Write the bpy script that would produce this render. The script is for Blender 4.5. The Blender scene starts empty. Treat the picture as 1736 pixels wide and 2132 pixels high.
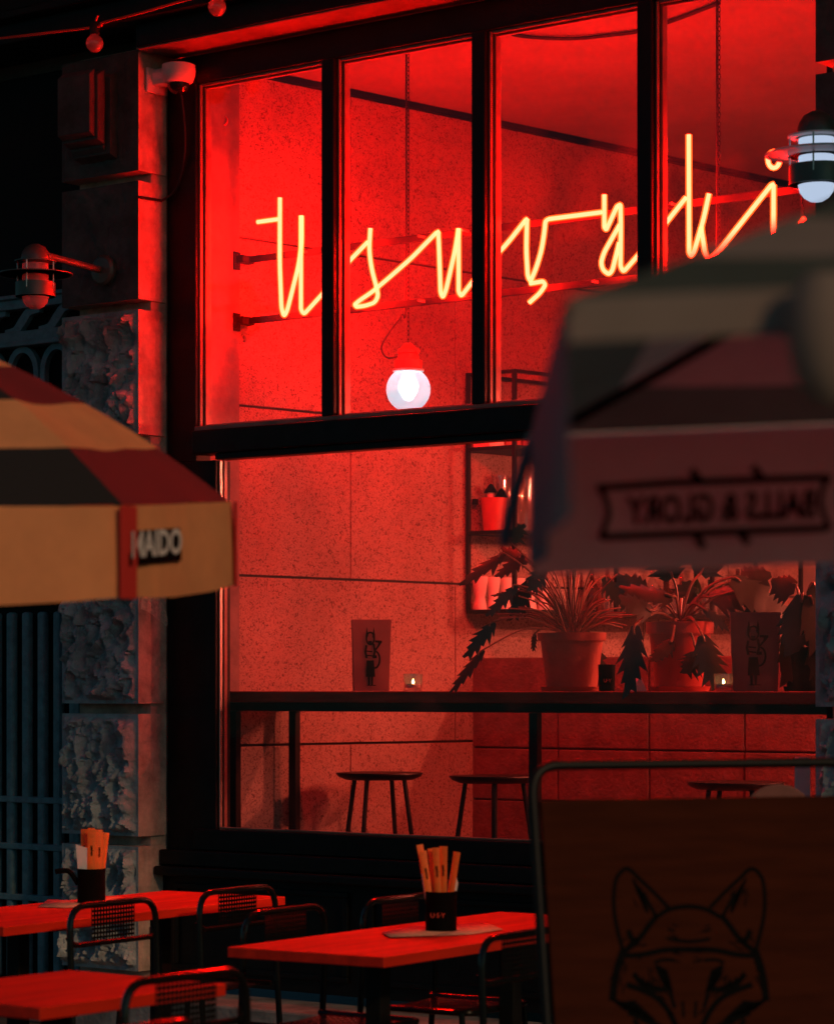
import bpy, bmesh, math, random
from mathutils import Vector, Matrix, noise
random.seed(7)
S = bpy.context.scene
R = math.radians
# ------------------------------------------------------------------ camera, world, sun, exposure
TH = R(37.6); CT, ST = math.cos(TH), math.sin(TH)
EYE = 1.57; F = 5666.0; CX, HY = 868.0, 1436.0          # photo measured on a 1736 px wide copy
cam = bpy.data.cameras.new('camera'); camo = bpy.data.objects.new('camera', cam)
S.collection.objects.link(camo); S.camera = camo
camo.location = (0, 0, EYE); camo.rotation_euler = (R(90), 0, TH)
cam.sensor_fit = 'HORIZONTAL'; cam.sensor_width = 24.0; cam.lens = F/1736*24
cam.shift_y = 370/1736; cam.clip_start = .1; cam.clip_end = 600
cam.dof.use_dof = True; cam.dof.focus_distance = 12.2; cam.dof.aperture_fstop = 3.0

SUN_DIR = Vector((.85, -.25, .45)).normalized()          # towards the warm street light down the street
w = bpy.data.worlds.new('World'); S.world = w; w.use_nodes = True
nt = w.node_tree; bg = nt.nodes['Background']
sky = nt.nodes.new('ShaderNodeTexSky'); sky.sky_type = 'NISHITA'; sky.sun_disc = False
sky.sun_elevation = R(26); sky.sun_rotation = math.atan2(SUN_DIR.x, SUN_DIR.y)
tint = nt.nodes.new('ShaderNodeMix'); tint.data_type = 'RGBA'; tint.blend_type = 'MULTIPLY'
tint.inputs[0].default_value = 1; tint.inputs[7].default_value = (.42, .92, 1.0, 1)   # cold night sky
nt.links.new(sky.outputs[0], tint.inputs[6]); nt.links.new(tint.outputs[2], bg.inputs[0])
bg.inputs[1].default_value = .023
sun = bpy.data.lights.new('sun', 'SUN'); suno = bpy.data.objects.new('sun', sun); S.collection.objects.link(suno)
sun.energy = .95; sun.color = (1.0, .55, .27); sun.angle = R(4.0)
suno.rotation_euler = SUN_DIR.to_track_quat('Z', 'Y').to_euler(); suno.location = (-12, -8, 12)
S.view_settings.view_transform = 'Standard'; S.view_settings.look = 'None'
S.view_settings.exposure = 0; S.view_settings.gamma = 1
S.render.engine = 'CYCLES'
try:
    S.cycles.use_denoising = True; S.cycles.use_light_tree = True
    S.cycles.max_bounces = 8; S.cycles.transparent_max_bounces = 16
    S.cycles.sample_clamp_indirect = 6; S.cycles.caustics_reflective = False; S.cycles.caustics_refractive = False
except Exception: pass

# ------------------------------------------------------------------ measuring helpers (photo point + a known plane -> place)
def cam2w(lat, Z, z): return Vector((lat*CT - Z*ST, lat*ST + Z*CT, z))
def PD(x, y, Z):      return cam2w((x-CX)/F*Z, Z, EYE + (HY-y)/F*Z)
def PY(x, y, Y):      return PD(x, y, Y/(CT + (x-CX)/F*ST))
def PX(x, y, X):
    u = (x-CX)/F; return PD(x, y, X/(u*CT - ST))
def PZ(x, y, z):      return PD(x, y, (z-EYE)*F/(HY-y))
def atX(px, Y):       return PY(px, HY, Y).x

# ------------------------------------------------------------------ materials
MATS = {}
def mat(name, col, rough=.6, metal=0, var=.0, vscale=6, bump=0, bscale=30, spec=.5, emit=None, estr=0, detail=4, col2=None, transl=0, stretch=None):
    if name in MATS: return MATS[name]
    m = bpy.data.materials.new(name); m.use_nodes = True; n = m.node_tree; b = n.nodes['Principled BSDF']
    b.inputs['Base Color'].default_value = (*col, 1); b.inputs['Roughness'].default_value = rough
    b.inputs['Metallic'].default_value = metal; b.inputs['Specular IOR Level'].default_value = spec
    tc = n.nodes.new('ShaderNodeTexCoord'); src = tc.outputs['Object']
    if stretch:
        mp = n.nodes.new('ShaderNodeMapping'); mp.inputs['Scale'].default_value = stretch
        n.links.new(src, mp.inputs[0]); src = mp.outputs[0]
    if var:
        ns = n.nodes.new('ShaderNodeTexNoise'); ns.inputs['Scale'].default_value = vscale; ns.inputs['Detail'].default_value = detail
        ns.inputs['Roughness'].default_value = .65
        n.links.new(src, ns.inputs[0])
        r = n.nodes.new('ShaderNodeValToRGB'); r.color_ramp.elements[0].position = .32; r.color_ramp.elements[1].position = .68
        c2 = col2 or tuple(min(1, c*(1+var)) for c in col)
        r.color_ramp.elements[0].color = (*[max(0, c*(1-var)) for c in col], 1) if not col2 else (*col, 1)
        r.color_ramp.elements[1].color = (*c2, 1)
        n.links.new(ns.outputs[0], r.inputs[0]); n.links.new(r.outputs[0], b.inputs['Base Color'])
    if bump:
        nb = n.nodes.new('ShaderNodeTexNoise'); nb.inputs['Scale'].default_value = bscale; nb.inputs['Detail'].default_value = 5
        n.links.new(src, nb.inputs[0])
        bp = n.nodes.new('ShaderNodeBump'); bp.inputs['Strength'].default_value = bump; bp.inputs['Distance'].default_value = .01
        n.links.new(nb.outputs[0], bp.inputs['Height']); n.links.new(bp.outputs[0], b.inputs['Normal'])
    if emit:
        b.inputs['Emission Color'].default_value = (*emit, 1); b.inputs['Emission Strength'].default_value = estr
    if transl:
        tr = n.nodes.new('ShaderNodeBsdfTranslucent'); mx = n.nodes.new('ShaderNodeMixShader'); mx.inputs[0].default_value = transl
        if var: n.links.new(r.outputs[0], tr.inputs[0])
        else: tr.inputs[0].default_value = (*col, 1)
        out = n.nodes['Material Output']
        n.links.new(b.outputs[0], mx.inputs[1]); n.links.new(tr.outputs[0], mx.inputs[2]); n.links.new(mx.outputs[0], out.inputs[0])
    MATS[name] = m; return m
def emitter(name, col, k):
    m = bpy.data.materials.new(name); m.use_nodes = True; n = m.node_tree; n.nodes.clear()
    e = n.nodes.new('ShaderNodeEmission'); e.inputs[0].default_value = (*col, 1); e.inputs[1].default_value = k
    o = n.nodes.new('ShaderNodeOutputMaterial'); n.links.new(e.outputs[0], o.inputs[0]); return m
def glassmat(name, tint=(1, 1, 1), refl=.06, rough=.02, fog=0, fogcol=(.8, .8, .8), dirt=0):
    m = bpy.data.materials.new(name); m.use_nodes = True; n = m.node_tree; n.nodes.clear()
    t = n.nodes.new('ShaderNodeBsdfTransparent'); t.inputs[0].default_value = (*tint, 1)
    g = n.nodes.new('ShaderNodeBsdfGlossy'); g.inputs['Roughness'].default_value = rough
    ge = n.nodes.new('ShaderNodeNewGeometry'); dt = n.nodes.new('ShaderNodeVectorMath'); dt.operation = 'DOT_PRODUCT'   # Schlick, same for both faces of a pane
    n.links.new(ge.outputs['Incoming'], dt.inputs[0]); n.links.new(ge.outputs['Normal'], dt.inputs[1])
    def mth(op, a, b_=None):
        q = n.nodes.new('ShaderNodeMath'); q.operation = op; q.use_clamp = op != 'POWER'
        for i, v in enumerate((a, b_)):
            if v is None: continue
            if isinstance(v, (int, float)): q.inputs[i].default_value = v
            else: n.links.new(v, q.inputs[i])
        return q.outputs[0]
    ab = mth('ABSOLUTE', dt.outputs['Value']); om = mth('SUBTRACT', 1.0, ab); pw = mth('POWER', om, 5.0)
    sch = mth('ADD', mth('MULTIPLY', pw, 1-refl), refl)
    mx = n.nodes.new('ShaderNodeMixShader'); o = n.nodes.new('ShaderNodeOutputMaterial')
    n.links.new(sch, mx.inputs[0]); n.links.new(t.outputs[0], mx.inputs[1]); n.links.new(g.outputs[0], mx.inputs[2])
    last = mx
    if fog:
        d = n.nodes.new('ShaderNodeBsdfDiffuse'); d.inputs[0].default_value = (*fogcol, 1)
        tl = n.nodes.new('ShaderNodeBsdfTranslucent'); tl.inputs[0].default_value = (*fogcol, 1)
        a = n.nodes.new('ShaderNodeMixShader'); a.inputs[0].default_value = .6
        n.links.new(d.outputs[0], a.inputs[1]); n.links.new(tl.outputs[0], a.inputs[2])
        m2 = n.nodes.new('ShaderNodeMixShader'); m2.inputs[0].default_value = fog
        if dirt:
            tc = n.nodes.new('ShaderNodeTexCoord'); ns = n.nodes.new('ShaderNodeTexNoise'); ns.inputs['Scale'].default_value = 3; ns.inputs['Detail'].default_value = 8
            mr = n.nodes.new('ShaderNodeMapRange'); mr.inputs[1].default_value = .45; mr.inputs[2].default_value = .8; mr.inputs[3].default_value = 0; mr.inputs[4].default_value = fog
            n.links.new(tc.outputs['Object'], ns.inputs[0]); n.links.new(ns.outputs[0], mr.inputs[0]); n.links.new(mr.outputs[0], m2.inputs[0])
        n.links.new(last.outputs[0], m2.inputs[1]); n.links.new(a.outputs[0], m2.inputs[2]); last = m2
    n.links.new(last.outputs[0], o.inputs[0]); return m

M_black = mat('black_paint', (.006, .006, .006), .42, var=.4, vscale=9, bump=.12, bscale=60, spec=.22)
M_bead = mat('dark_bead', (.22, .14, .11), .3, var=.3, vscale=8)
M_steel = mat('black_steel', (.009, .009, .009), .42, spec=.2, bump=.05, bscale=120)
M_gloss = mat('glossy_black_tube', (.006, .006, .006), .2, spec=.42)
M_stone_d = mat('shade_dark_stone', (.07, .07, .068), .85, var=.35, vscale=7, bump=.5, bscale=45)  # dark tone puts the shade at the pier top into the stone colour
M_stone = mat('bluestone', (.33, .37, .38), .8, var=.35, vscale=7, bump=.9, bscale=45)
M_stone_s = mat('dressed_stone', (.50, .36, .30), .8, var=.38, vscale=9, bump=.5, bscale=35, detail=8)
M_patch = mat('pale_patch', (.62, .50, .42), .9, var=.3, vscale=40, bump=1, bscale=60)
M_plaster = mat('ceiling_plaster', (.27, .255, .24), .85, var=.08, vscale=3, bump=.1, bscale=60)
M_reveal = mat('painted_reveal', (.19, .15, .14), .7, var=.3, vscale=5, bump=.25, bscale=25, detail=8)
M_block = mat('concrete_block', (.15, .085, .075), .85, var=.3, vscale=10, bump=.6, bscale=60)
M_mortar = mat('mortar', (.05, .04, .04), .9)
M_floor = mat('wood_floor', (.12, .07, .05), .6, var=.3, vscale=5)
M_pave = mat('paving', (.06, .058, .055), .7, var=.4, vscale=3, bump=.6, bscale=18)
M_kerb = mat('step_stone', (.22, .22, .22), .7, var=.4, vscale=6, bump=.5, bscale=40)
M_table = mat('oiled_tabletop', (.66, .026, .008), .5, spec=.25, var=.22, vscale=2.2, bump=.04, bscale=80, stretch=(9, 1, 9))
M_wood = mat('board_wood', (.050, .010, .0033), .7, spec=.06, var=.22, vscale=2.5, bump=.1, bscale=60, stretch=(1.3, 1.3, 14))
M_counter = mat('counter_wood', (.26, .035, .022), .55, spec=.2, var=.3, vscale=3, stretch=(1, 8, 8))
M_terra = mat('terracotta', (.30, .075, .045), .75, var=.15, vscale=9, bump=.2, bscale=60)
M_redpot = mat('red_glazed_pot', (.42, .05, .035), .4)
M_leaf = mat('leaf', (.014, .022, .010), .36, var=.4, vscale=14)
M_stalk = mat('stalk', (.16, .09, .05), .5, var=.3, vscale=20)
M_soil = mat('soil', (.03, .02, .015), .95)
M_menu = mat('printed_menu_paper', (.70, .30, .21), .8, spec=.2, var=.22, vscale=26)
M_paper = mat('white_paper', (.72, .69, .66), .8, var=.06, vscale=8)
M_kraft = mat('paper_bag', (.24, .095, .08), .85, var=.12, vscale=6, bump=.15, bscale=10)
M_orange = mat('orange_wrapper', (.85, .17, .022), .6, var=.1, vscale=30)
M_ink = mat('black_ink', (.003, .003, .003), .7, spec=.05)
M_tan = mat('tan_canvas', (.86, .34, .135), .85, var=.10, vscale=5, bump=.25, bscale=300, transl=.18)
M_blackc = mat('black_canvas', (.012, .010, .010), .85, bump=.2, bscale=300)
M_darkred = mat('dark_red_canvas', (.16, .012, .016), .8, bump=.2, bscale=300, transl=.1)
M_red = mat('red_piping', (.65, .03, .02), .7, transl=.25)
M_cream = mat('cream_canvas', (.74, .80, .86), .85, var=.08, vscale=5, transl=.24)
M_green = mat('dark_green_canvas', (.13, .16, .13), .85, var=.12, vscale=5, transl=.55)
M_slate = mat('slate_blue_canvas', (.16, .19, .22), .85, var=.12, vscale=5, transl=.2)
M_brown = mat('brown_canvas', (.46, .37, .32), .85, var=.12, vscale=5, transl=.55)
M_chrome = mat('dull_metal', (.5, .48, .45), .35, metal=1)
M_lampm = mat('lamp_green_metal', (.10, .11, .09), .4, metal=.3, var=.2, vscale=8)
M_white = mat('white_enamel', (.7, .68, .66), .45)
M_ceram = mat('white_ceramic', (.72, .66, .62), .35)
M_teal = mat('painted_iron', (.12, .24, .28), .45, var=.25, vscale=20)
M_door = mat('door_dark', (.008, .010, .010), .7, spec=.2)
M_rubber = mat('rubber', (.01, .01, .01), .7)
M_brick = mat('facade_render', (.10, .09, .08), .9, var=.3, vscale=4, bump=.4, bscale=30)
M_redcap = mat('red_lampholder', (.75, .08, .04), .4)
M_glass = glassmat('window_glass', (.98, .98, .98), .025, .01, fog=.02, dirt=1)
M_tumbler = glassmat('tumbler_glass', (.90, .88, .86), .16, .03, fog=.06)
M_bulbglass = glassmat('bulb_glass', (.75, .7, .68), .14, .05, fog=.45, fogcol=(.7, .6, .55))
M_globe = glassmat('ribbed_globe_glass', (.95, .95, .95), .06, .15, fog=.72, fogcol=(.58, .86, .92))
M_lensoff = glassmat('opal_glass_unlit', (.6, .6, .6), .08, .15, fog=.8, fogcol=(.75, .72, .70))
M_dome = mat('smoked_dome', (.01, .008, .008), .06, spec=.8)
M_neon = emitter('neon_tube', (1.0, .0027, .0013), 320)
M_sleeve = bpy.data.materials.new('neon_glass_sleeve'); M_sleeve.use_nodes = True; _n = M_sleeve.node_tree; _n.nodes.clear()
_t = _n.nodes.new('ShaderNodeBsdfTransparent'); _e = _n.nodes.new('ShaderNodeEmission'); _e.inputs[0].default_value = (1.0, .11, .010, 1); _e.inputs[1].default_value = 1.2
_a = _n.nodes.new('ShaderNodeAddShader'); _o = _n.nodes.new('ShaderNodeOutputMaterial')
_n.links.new(_t.outputs[0], _a.inputs[0]); _n.links.new(_e.outputs[0], _a.inputs[1]); _n.links.new(_a.outputs[0], _o.inputs[0])
M_bulb = emitter('bulb_core', (.72, .92, 1.0), 6.0)
M_bulb2 = emitter('fill_lamp_bulb', (1.0, .135, .075), 6600)  # strong red bulbs of the added fill lamps
M_lamplit = emitter('lit_opal_glass', (.62, .76, 1.0), .75)
M_flame = emitter('flame', (1.0, .55, .18), 40)
# cork-like wood-wool boards of the side wall
m = bpy.data.materials.new('woodwool_board'); m.use_nodes = True; n = m.node_tree; b = n.nodes['Principled BSDF']; b.inputs['Roughness'].default_value = .9
tc = n.nodes.new('ShaderNodeTexCoord')
wv = n.nodes.new('ShaderNodeTexNoise'); wv.inputs['Scale'].default_value = 52; wv.inputs['Detail'].default_value = 3; wv.inputs['Distortion'].default_value = 2.2
lo = n.nodes.new('ShaderNodeTexNoise'); lo.inputs['Scale'].default_value = 1.7; lo.inputs['Detail'].default_value = 4
vo = n.nodes.new('ShaderNodeTexVoronoi'); vo.inputs['Scale'].default_value = 55; vo.feature = 'F1'
for q in (wv, lo, vo): n.links.new(tc.outputs['Object'], q.inputs['Vector'])
rp = n.nodes.new('ShaderNodeValToRGB'); rp.color_ramp.elements[0].position = .34; rp.color_ramp.elements[0].color = (.14, .08, .065, 1)
rp.color_ramp.elements[1].position = .50; rp.color_ramp.elements[1].color = (.40, .285, .235, 1)
n.links.new(wv.outputs[0], rp.inputs[0])
r2 = n.nodes.new('ShaderNodeValToRGB'); r2.color_ramp.elements[0].position = .3; r2.color_ramp.elements[0].color = (.66, .62, .60, 1); r2.color_ramp.elements[1].position = .7
n.links.new(lo.outputs[0], r2.inputs[0])
mxx = n.nodes.new('ShaderNodeMix'); mxx.data_type = 'RGBA'; mxx.blend_type = 'MULTIPLY'; mxx.inputs[0].default_value = 1
n.links.new(rp.outputs[0], mxx.inputs[6]); n.links.new(r2.outputs[0], mxx.inputs[7]); n.links.new(mxx.outputs[2], b.inputs['Base Color'])
bp = n.nodes.new('ShaderNodeBump'); bp.inputs['Strength'].default_value = .6; bp.inputs['Distance'].default_value = .006
n.links.new(wv.outputs[0], bp.inputs['Height']); n.links.new(bp.outputs[0], b.inputs['Normal'])
M_board = m

# ------------------------------------------------------------------ mesh builder
ORG = {}
def tag(o, label=None, cat=None, group=None, kind=None):
    if label: o['label'] = label
    if cat: o['category'] = cat
    if group: o['group'] = group
    if kind: o['kind'] = kind
    return o
def thing(name, loc, label, cat, group=None, rz=0):
    o = bpy.data.objects.new(name, None); S.collection.objects.link(o); o.empty_display_size = .1
    o.location = loc; o.rotation_euler = (0, 0, rz); ORG[o] = Vector(loc) if not rz else Vector((0, 0, 0))
    return tag(o, label, cat, group)
def copy_thing(root, loc, rz=None, label=None):
    def cp(o, par):
        c = o.copy(); S.collection.objects.link(c); c.parent = par
        for ch in o.children: cp(ch, c)
        return c
    c = cp(root, None); c.location = loc
    if rz is not None: c.rotation_euler = (0, 0, rz)
    if label: c['label'] = label
    return c
class MB:
    def __init__(s): s.v = []; s.f = []
    def add(s, vs, fs):
        o = len(s.v); s.v += [Vector(p) for p in vs]; s.f += [tuple(i+o for i in q) for q in fs]; return s
    def box(s, x0, x1, y0, y1, z0, z1):
        return s.add([(x0,y0,z0),(x1,y0,z0),(x1,y1,z0),(x0,y1,z0),(x0,y0,z1),(x1,y0,z1),(x1,y1,z1),(x0,y1,z1)],
                     [(3,2,1,0),(4,5,6,7),(0,1,5,4),(1,2,6,5),(2,3,7,6),(3,0,4,7)])
    def obox(s, c, ax, ay, az, hx, hy, hz):          # oriented box
        c = Vector(c); vs = []
        for k in (-1, 1):
            for (i, j) in ((-1,-1),(1,-1),(1,1),(-1,1)): vs.append(c + ax*hx*i + ay*hy*j + az*hz*k)
        return s.add(vs, [(3,2,1,0),(4,5,6,7),(0,1,5,4),(1,2,6,5),(2,3,7,6),(3,0,4,7)])
    def bar(s, a, b, wd, hg, up=Vector((0,0,1))):    # rectangular bar between two points
        a, b = Vector(a), Vector(b); d = (b-a); L = d.length; d.normalize()
        sd = d.cross(up)
        if sd.length < 1e-4: sd = d.cross(Vector((0,1,0)))
        sd.normalize(); u2 = sd.cross(d).normalized()
        return s.obox((a+b)/2, d, sd, u2, L/2, wd/2, hg/2)
    def tube(s, pts, r, n=8, closed=False, cap=True):
        pts = [Vector(p) for p in pts]; N = len(pts); rr = r if isinstance(r, (list, tuple)) else [r]*N
        o = len(s.v); prev = None
        for i, p in enumerate(pts):
            a = pts[i-1] if (i or closed) else p; c = pts[(i+1) % N] if (i < N-1 or closed) else p
            d = (c-a)
            if d.length < 1e-9: d = Vector((0,0,1))
            d.normalize()
            if prev is None:
                q = Vector((0,0,1)) if abs(d.z) < .9 else Vector((0,1,0)); x = d.cross(q).normalized()
            else:
                x = prev - d*prev.dot(d)
                if x.length < 1e-6: x = d.orthogonal()
                x.normalize()
            prev = x; y = d.cross(x)
            for k in range(n):
                t = 2*math.pi*k/n; s.v.append(p + (x*math.cos(t) + y*math.sin(t))*rr[i])
        M = N if closed else N-1
        for i in range(M):
            a = o+i*n; c = o+((i+1) % N)*n
            for k in range(n): s.f.append((a+k, a+(k+1) % n, c+(k+1) % n, c+k))
        if cap and not closed:
            s.f.append(tuple(o+k for k in reversed(range(n)))); s.f.append(tuple(o+(N-1)*n+k for k in range(n)))
        return s
    def lathe(s, prof, c=(0,0,0), n=24, axis=None):  # prof: (r,z)
        c = Vector(c); o = len(s.v); az = Vector(axis or (0,0,1)).normalized(); ax = az.orthogonal().normalized() if axis else Vector((1,0,0)); ay = az.cross(ax)
        for r, z in prof:
            for k in range(n):
                t = 2*math.pi*k/n; s.v.append(c + ax*r*math.cos(t) + ay*r*math.sin(t) + az*z)
        for i in range(len(prof)-1):
            for k in range(n): s.f.append((o+i*n+k, o+i*n+(k+1) % n, o+(i+1)*n+(k+1) % n, o+(i+1)*n+k))
        if prof[0][0] > 1e-5: s.f.append(tuple(o+k for k in reversed(range(n))))
        if prof[-1][0] > 1e-5: s.f.append(tuple(o+(len(prof)-1)*n+k for k in range(n)))
        return s
    def poly(s, pts): return s.add(pts, [tuple(range(len(pts)))])
    def ribbon(s, pts, wd, nrm):                     # flat stroke on a plane
        pts = [Vector(p) for p in pts]; nrm = Vector(nrm).normalized(); N = len(pts); o = len(s.v)
        ww = wd if isinstance(wd, (list, tuple)) else [wd]*N
        for i, p in enumerate(pts):
            d = pts[min(i+1, N-1)] - pts[max(i-1, 0)]; q = nrm.cross(d).normalized()*ww[i]/2
            s.v += [p-q, p+q]
        for i in range(N-1): s.f.append((o+2*i, o+2*i+2, o+2*i+3, o+2*i+1))
        return s
    def build(s, name, m, parent=None, smooth=False, bevel=0, sharp=35):
        off = ORG.get(parent, Vector((0,0,0))) if parent else Vector((0,0,0))
        me = bpy.data.meshes.new(name); me.from_pydata([tuple(p-off) for p in s.v], [], s.f); me.validate(); me.update()
        me.materials.append(m)
        bm = bmesh.new(); bm.from_mesh(me); bmesh.ops.recalc_face_normals(bm, faces=bm.faces); bm.to_mesh(me); bm.free()
        if smooth:
            me.polygons.foreach_set('use_smooth', [True]*len(me.polygons))
            try: me.set_sharp_from_angle(angle=R(sharp))
            except Exception: pass
        o = bpy.data.objects.new(name, me); S.collection.objects.link(o)
        if parent: o.parent = parent; ORG[o] = off
        if bevel:
            bv = o.modifiers.new('bevel', 'BEVEL'); bv.width = bevel; bv.segments = 2; bv.limit_method = 'ANGLE'
        return o
def crv(pts, k=6):                                   # smooth curve through points
    P = [Vector(p) for p in pts]; out = []
    for i in range(len(P)-1):
        a, b, c, d = P[max(i-1, 0)], P[i], P[i+1], P[min(i+2, len(P)-1)]
        for j in range(k):
            t = j/k; out.append(.5*((2*b) + (c-a)*t + (2*a-5*b+4*c-d)*t*t + (3*b-a-3*c+d)*t**3))
    out.append(P[-1]); return out
def rounded(pts, r=.02, k=4):                        # polyline with rounded corners
    P = [Vector(p) for p in pts]; out = [P[0]]
    for i in range(1, len(P)-1):
        a, b, c = P[i-1], P[i], P[i+1]; q = min(r, (a-b).length*.45, (c-b).length*.45)
        s0 = b+(a-b).normalized()*q; s1 = b+(c-b).normalized()*q
        for j in range(k+1):
            t = j/k; out.append(s0*(1-t)**2 + b*2*t*(1-t) + s1*t*t)
    out.append(P[-1]); return out
def text_mesh(txt, size, extr=0.0, bold=0.0):
    cu = bpy.data.curves.new('t', 'FONT'); cu.body = txt; cu.size = size; cu.extrude = extr; cu.align_x = 'CENTER'; cu.align_y = 'CENTER'; cu.offset = bold; cu.resolution_u = 3
    o = bpy.data.objects.new('t', cu); S.collection.objects.link(o); dg = bpy.context.evaluated_depsgraph_get(); dg.update()
    me = o.evaluated_get(dg).to_mesh(); vs = [v.co.copy() for v in me.vertices]; fs = [tuple(p.vertices) for p in me.polygons]
    o.evaluated_get(dg).to_mesh_clear(); bpy.data.objects.remove(o); bpy.data.curves.remove(cu); return vs, fs
def put_text(mb, txt, size, org, ux, uz, bold=0, sx=1):
    vs, fs = text_mesh(txt, size, 0, bold); return mb.add([org + ux*v.x*sx + uz*v.y for v in vs], fs)
def struct(o): o['kind'] = 'structure'; return o

# ================================================================== SETTING
YW = 9.50            # glass plane
YP = 9.26            # face of the stone piers
FL = .58             # shop floor
CEIL = 4.58
struct(MB().add([(-60,-60,0),(60,-60,0),(60,60,0),(-60,60,0)], [(0,1,2,3)]).build('pavement', M_pave))
struct(MB().box(-8.9, -3.2, 9.62, 14.6, .40, FL).build('interior_floor', M_floor))
struct(MB().box(-9.2, -3.0, 9.60, 14.6, CEIL, CEIL+.1).build('interior_ceiling', M_plaster))
# side wall with boards
WS = Vector((-8.675, 9.85, 0)); WD = Vector((math.sin(R(8)), math.cos(R(8)), 0)); WN = Vector((WD.y, -WD.x, 0))
sw = MB(); a = WS - WN*.05; sw.obox(a + WD*2.25 + Vector((0,0,(FL+CEIL)/2)), WD, WN, Vector((0,0,1)), 2.25, .03, (CEIL-FL)/2)
side = struct(sw.build('interior_side_wall', M_mortar))
rows = [(.60, 1.30), (1.30, 2.12), (2.12, 2.94), (2.94, 3.75), (3.75, 4.545)]
for i, (z0, z1) in enumerate(rows):
    cuts = [0, .744, 2.232, 3.72, 4.45] if i % 2 == 0 else [0, 1.488, 2.976, 4.45]
    for a, b_ in zip(cuts[:-1], cuts[1:]):
        m_ = MB(); g = .006
        m_.obox(WS + WD*(a+b_)/2 + Vector((0,0,(z0+z1)/2)) - WN*.0085, WD, WN, Vector((0,0,1)), (b_-a)/2-g*.5, .0085, (z1-z0)/2-g)
        m_.build('wall_board', M_board, side, bevel=.002)
MB().bar(WS + WN*.004 + Vector((0,0,4.562)), WS + WD*4.45 + WN*.004 + Vector((0,0,4.562)), .012, .03).build('shadow_gap_trim', M_black, side)
struct(MB().box(-8.3, -3.0, 14.2, 14.3, FL, CEIL).build('interior_back_wall', M_plaster))
struct(MB().box(-3.2, -3.1, 9.6, 14.2, FL, CEIL).build('interior_end_wall', M_plaster))

# building mass: wall above the window, jamb returns, flank walls
bl = thing('restaurant_building', (-7, 9.6, 0), 'dark rendered building front above and beside the red-lit shop window', 'building')
MB().box(-16, 2, 9.47, 9.60, 4.60, 8.5).build('upper_wall', M_brick, bl)
MB().box(-4.69, 2, 9.47, 9.60, 0, 4.598).build('flank_wall', M_brick, bl)
MB().box(-16, -10.55, 9.40, 9.60, 0, 4.598).build('flank_wall', M_brick, bl)
MB().box(-8.95, -8.66, 9.602, 9.846, .3, 4.57).build('window_return', M_reveal, bl)
MB().box(-5.30, -4.80, 9.602, 9.80, .3, 4.57).build('window_return', M_reveal, bl)
# unseen overhang added to shade the pier and shop front, above the picture
nb = thing('shade_overhang', (-8, 9.4, 5.6), 'unseen stone overhang added above the picture to shade the shop front', 'shade_overhang')
MB().box(-16, 6, 6.6, 9.465, 5.62, 5.80).build('slab', M_stone_s, nb, bevel=.01)
MB().box(-16, 6, 6.65, 6.75, 5.802, 6.9).build('parapet', M_stone_s, nb)
for k in range(5):
    x = -13.5+k*2.6; MB().box(x-.12, x+.12, 7.2, 9.46, 5.44, 5.618).build('bracket', M_stone_s, nb, bevel=.02)
# cornice over the window
cn = thing('shopfront_cornice', (-7, 9.4, 4.5), 'black moulded cornice over the window with a red-lit underside', 'cornice')
MB().box(-8.74, -5.22, 9.22, 9.468, 4.545, 4.553).build('soffit_board', M_reveal, cn, bevel=.004)
MB().box(-8.74, -5.22, 9.21, 9.468, 4.554, 4.66).build('ledge', M_black, cn, bevel=.004)
MB().box(-10.6, -3.0, 9.12, 9.468, 4.662, 4.76).build('fascia', M_black, cn, bevel=.006)
MB().box(-10.6, -3.0, 9.05, 9.468, 4.762, 4.80).build('moulding', M_black, cn, bevel=.006)
MB().box(-10.6, -3.0, 9.15, 9.468, 4.802, 5.30).build('frieze', M_black, cn)
MB().box(-10.6, -3.0, 8.98, 9.468, 5.302, 5.42).build('crown_moulding', M_black, cn, bevel=.01)

# stone piers
JT = [-.40, .23, .86, 1.48, 2.11, 2.74, 3.37, 3.97, 4.58]
def rough_block(x0, x1, z0, z1, amp, seed):
    nx, nz = 60, 72; mb = MB(); vs = []; fs = []
    for j in range(nz+1):
        for i in range(nx+1):
            u, v = i/nx, j/nz; x = x0+(x1-x0)*u; z = z0+(z1-z0)*v
            e = min(u*(x1-x0), (1-u)*(x1-x0), v*(z1-z0), (1-v)*(z1-z0)); k = max(0, min(1, (e-.018)/.018))
            p = Vector((x*9+seed, z*6.2+x*3, seed*1.7))
            a = noise.multi_fractal(p, .9, 2.1, 5)
            rdg = 1-abs(noise.noise(Vector((x*15+seed*2, z*10-x*8, seed))))*2.1
            vd, vp = noise.voronoi(Vector((x*17+seed*3, z*11+x*5, seed*.37)))
            cell = noise.cell(vp[0]*7.7); sl = (Vector((x*17+seed*3, z*11+x*5, 0)) - Vector((vp[0].x, vp[0].y, 0)))
            fac = cell*.55 + sl.x*noise.cell(vp[0]*3.1)*.7 + sl.y*noise.cell(vp[0]*5.3)*.7
            h = (a*.45 + rdg*.62 + fac*.45 - .45 + .10*noise.noise(Vector((x*70, z*60, seed))))*amp*k
            vs.append((x, YP - h, z))
    for j in range(nz):
        for i in range(nx):
            q = j*(nx+1)+i; fs.append((q, q+1, q+nx+2, q+nx+1))
    mb.add(vs, fs); W = nx+1
    mb.add([(x0,YP,z0),(x1,YP,z0),(x1,9.45,z0),(x0,9.45,z0),(x0,YP,z1),(x1,YP,z1),(x1,9.45,z1),(x0,9.45,z1)], [(3,2,1,0),(4,5,6,7),(1,2,6,5),(2,3,7,6),(3,0,4,7)]); return mb
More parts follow.
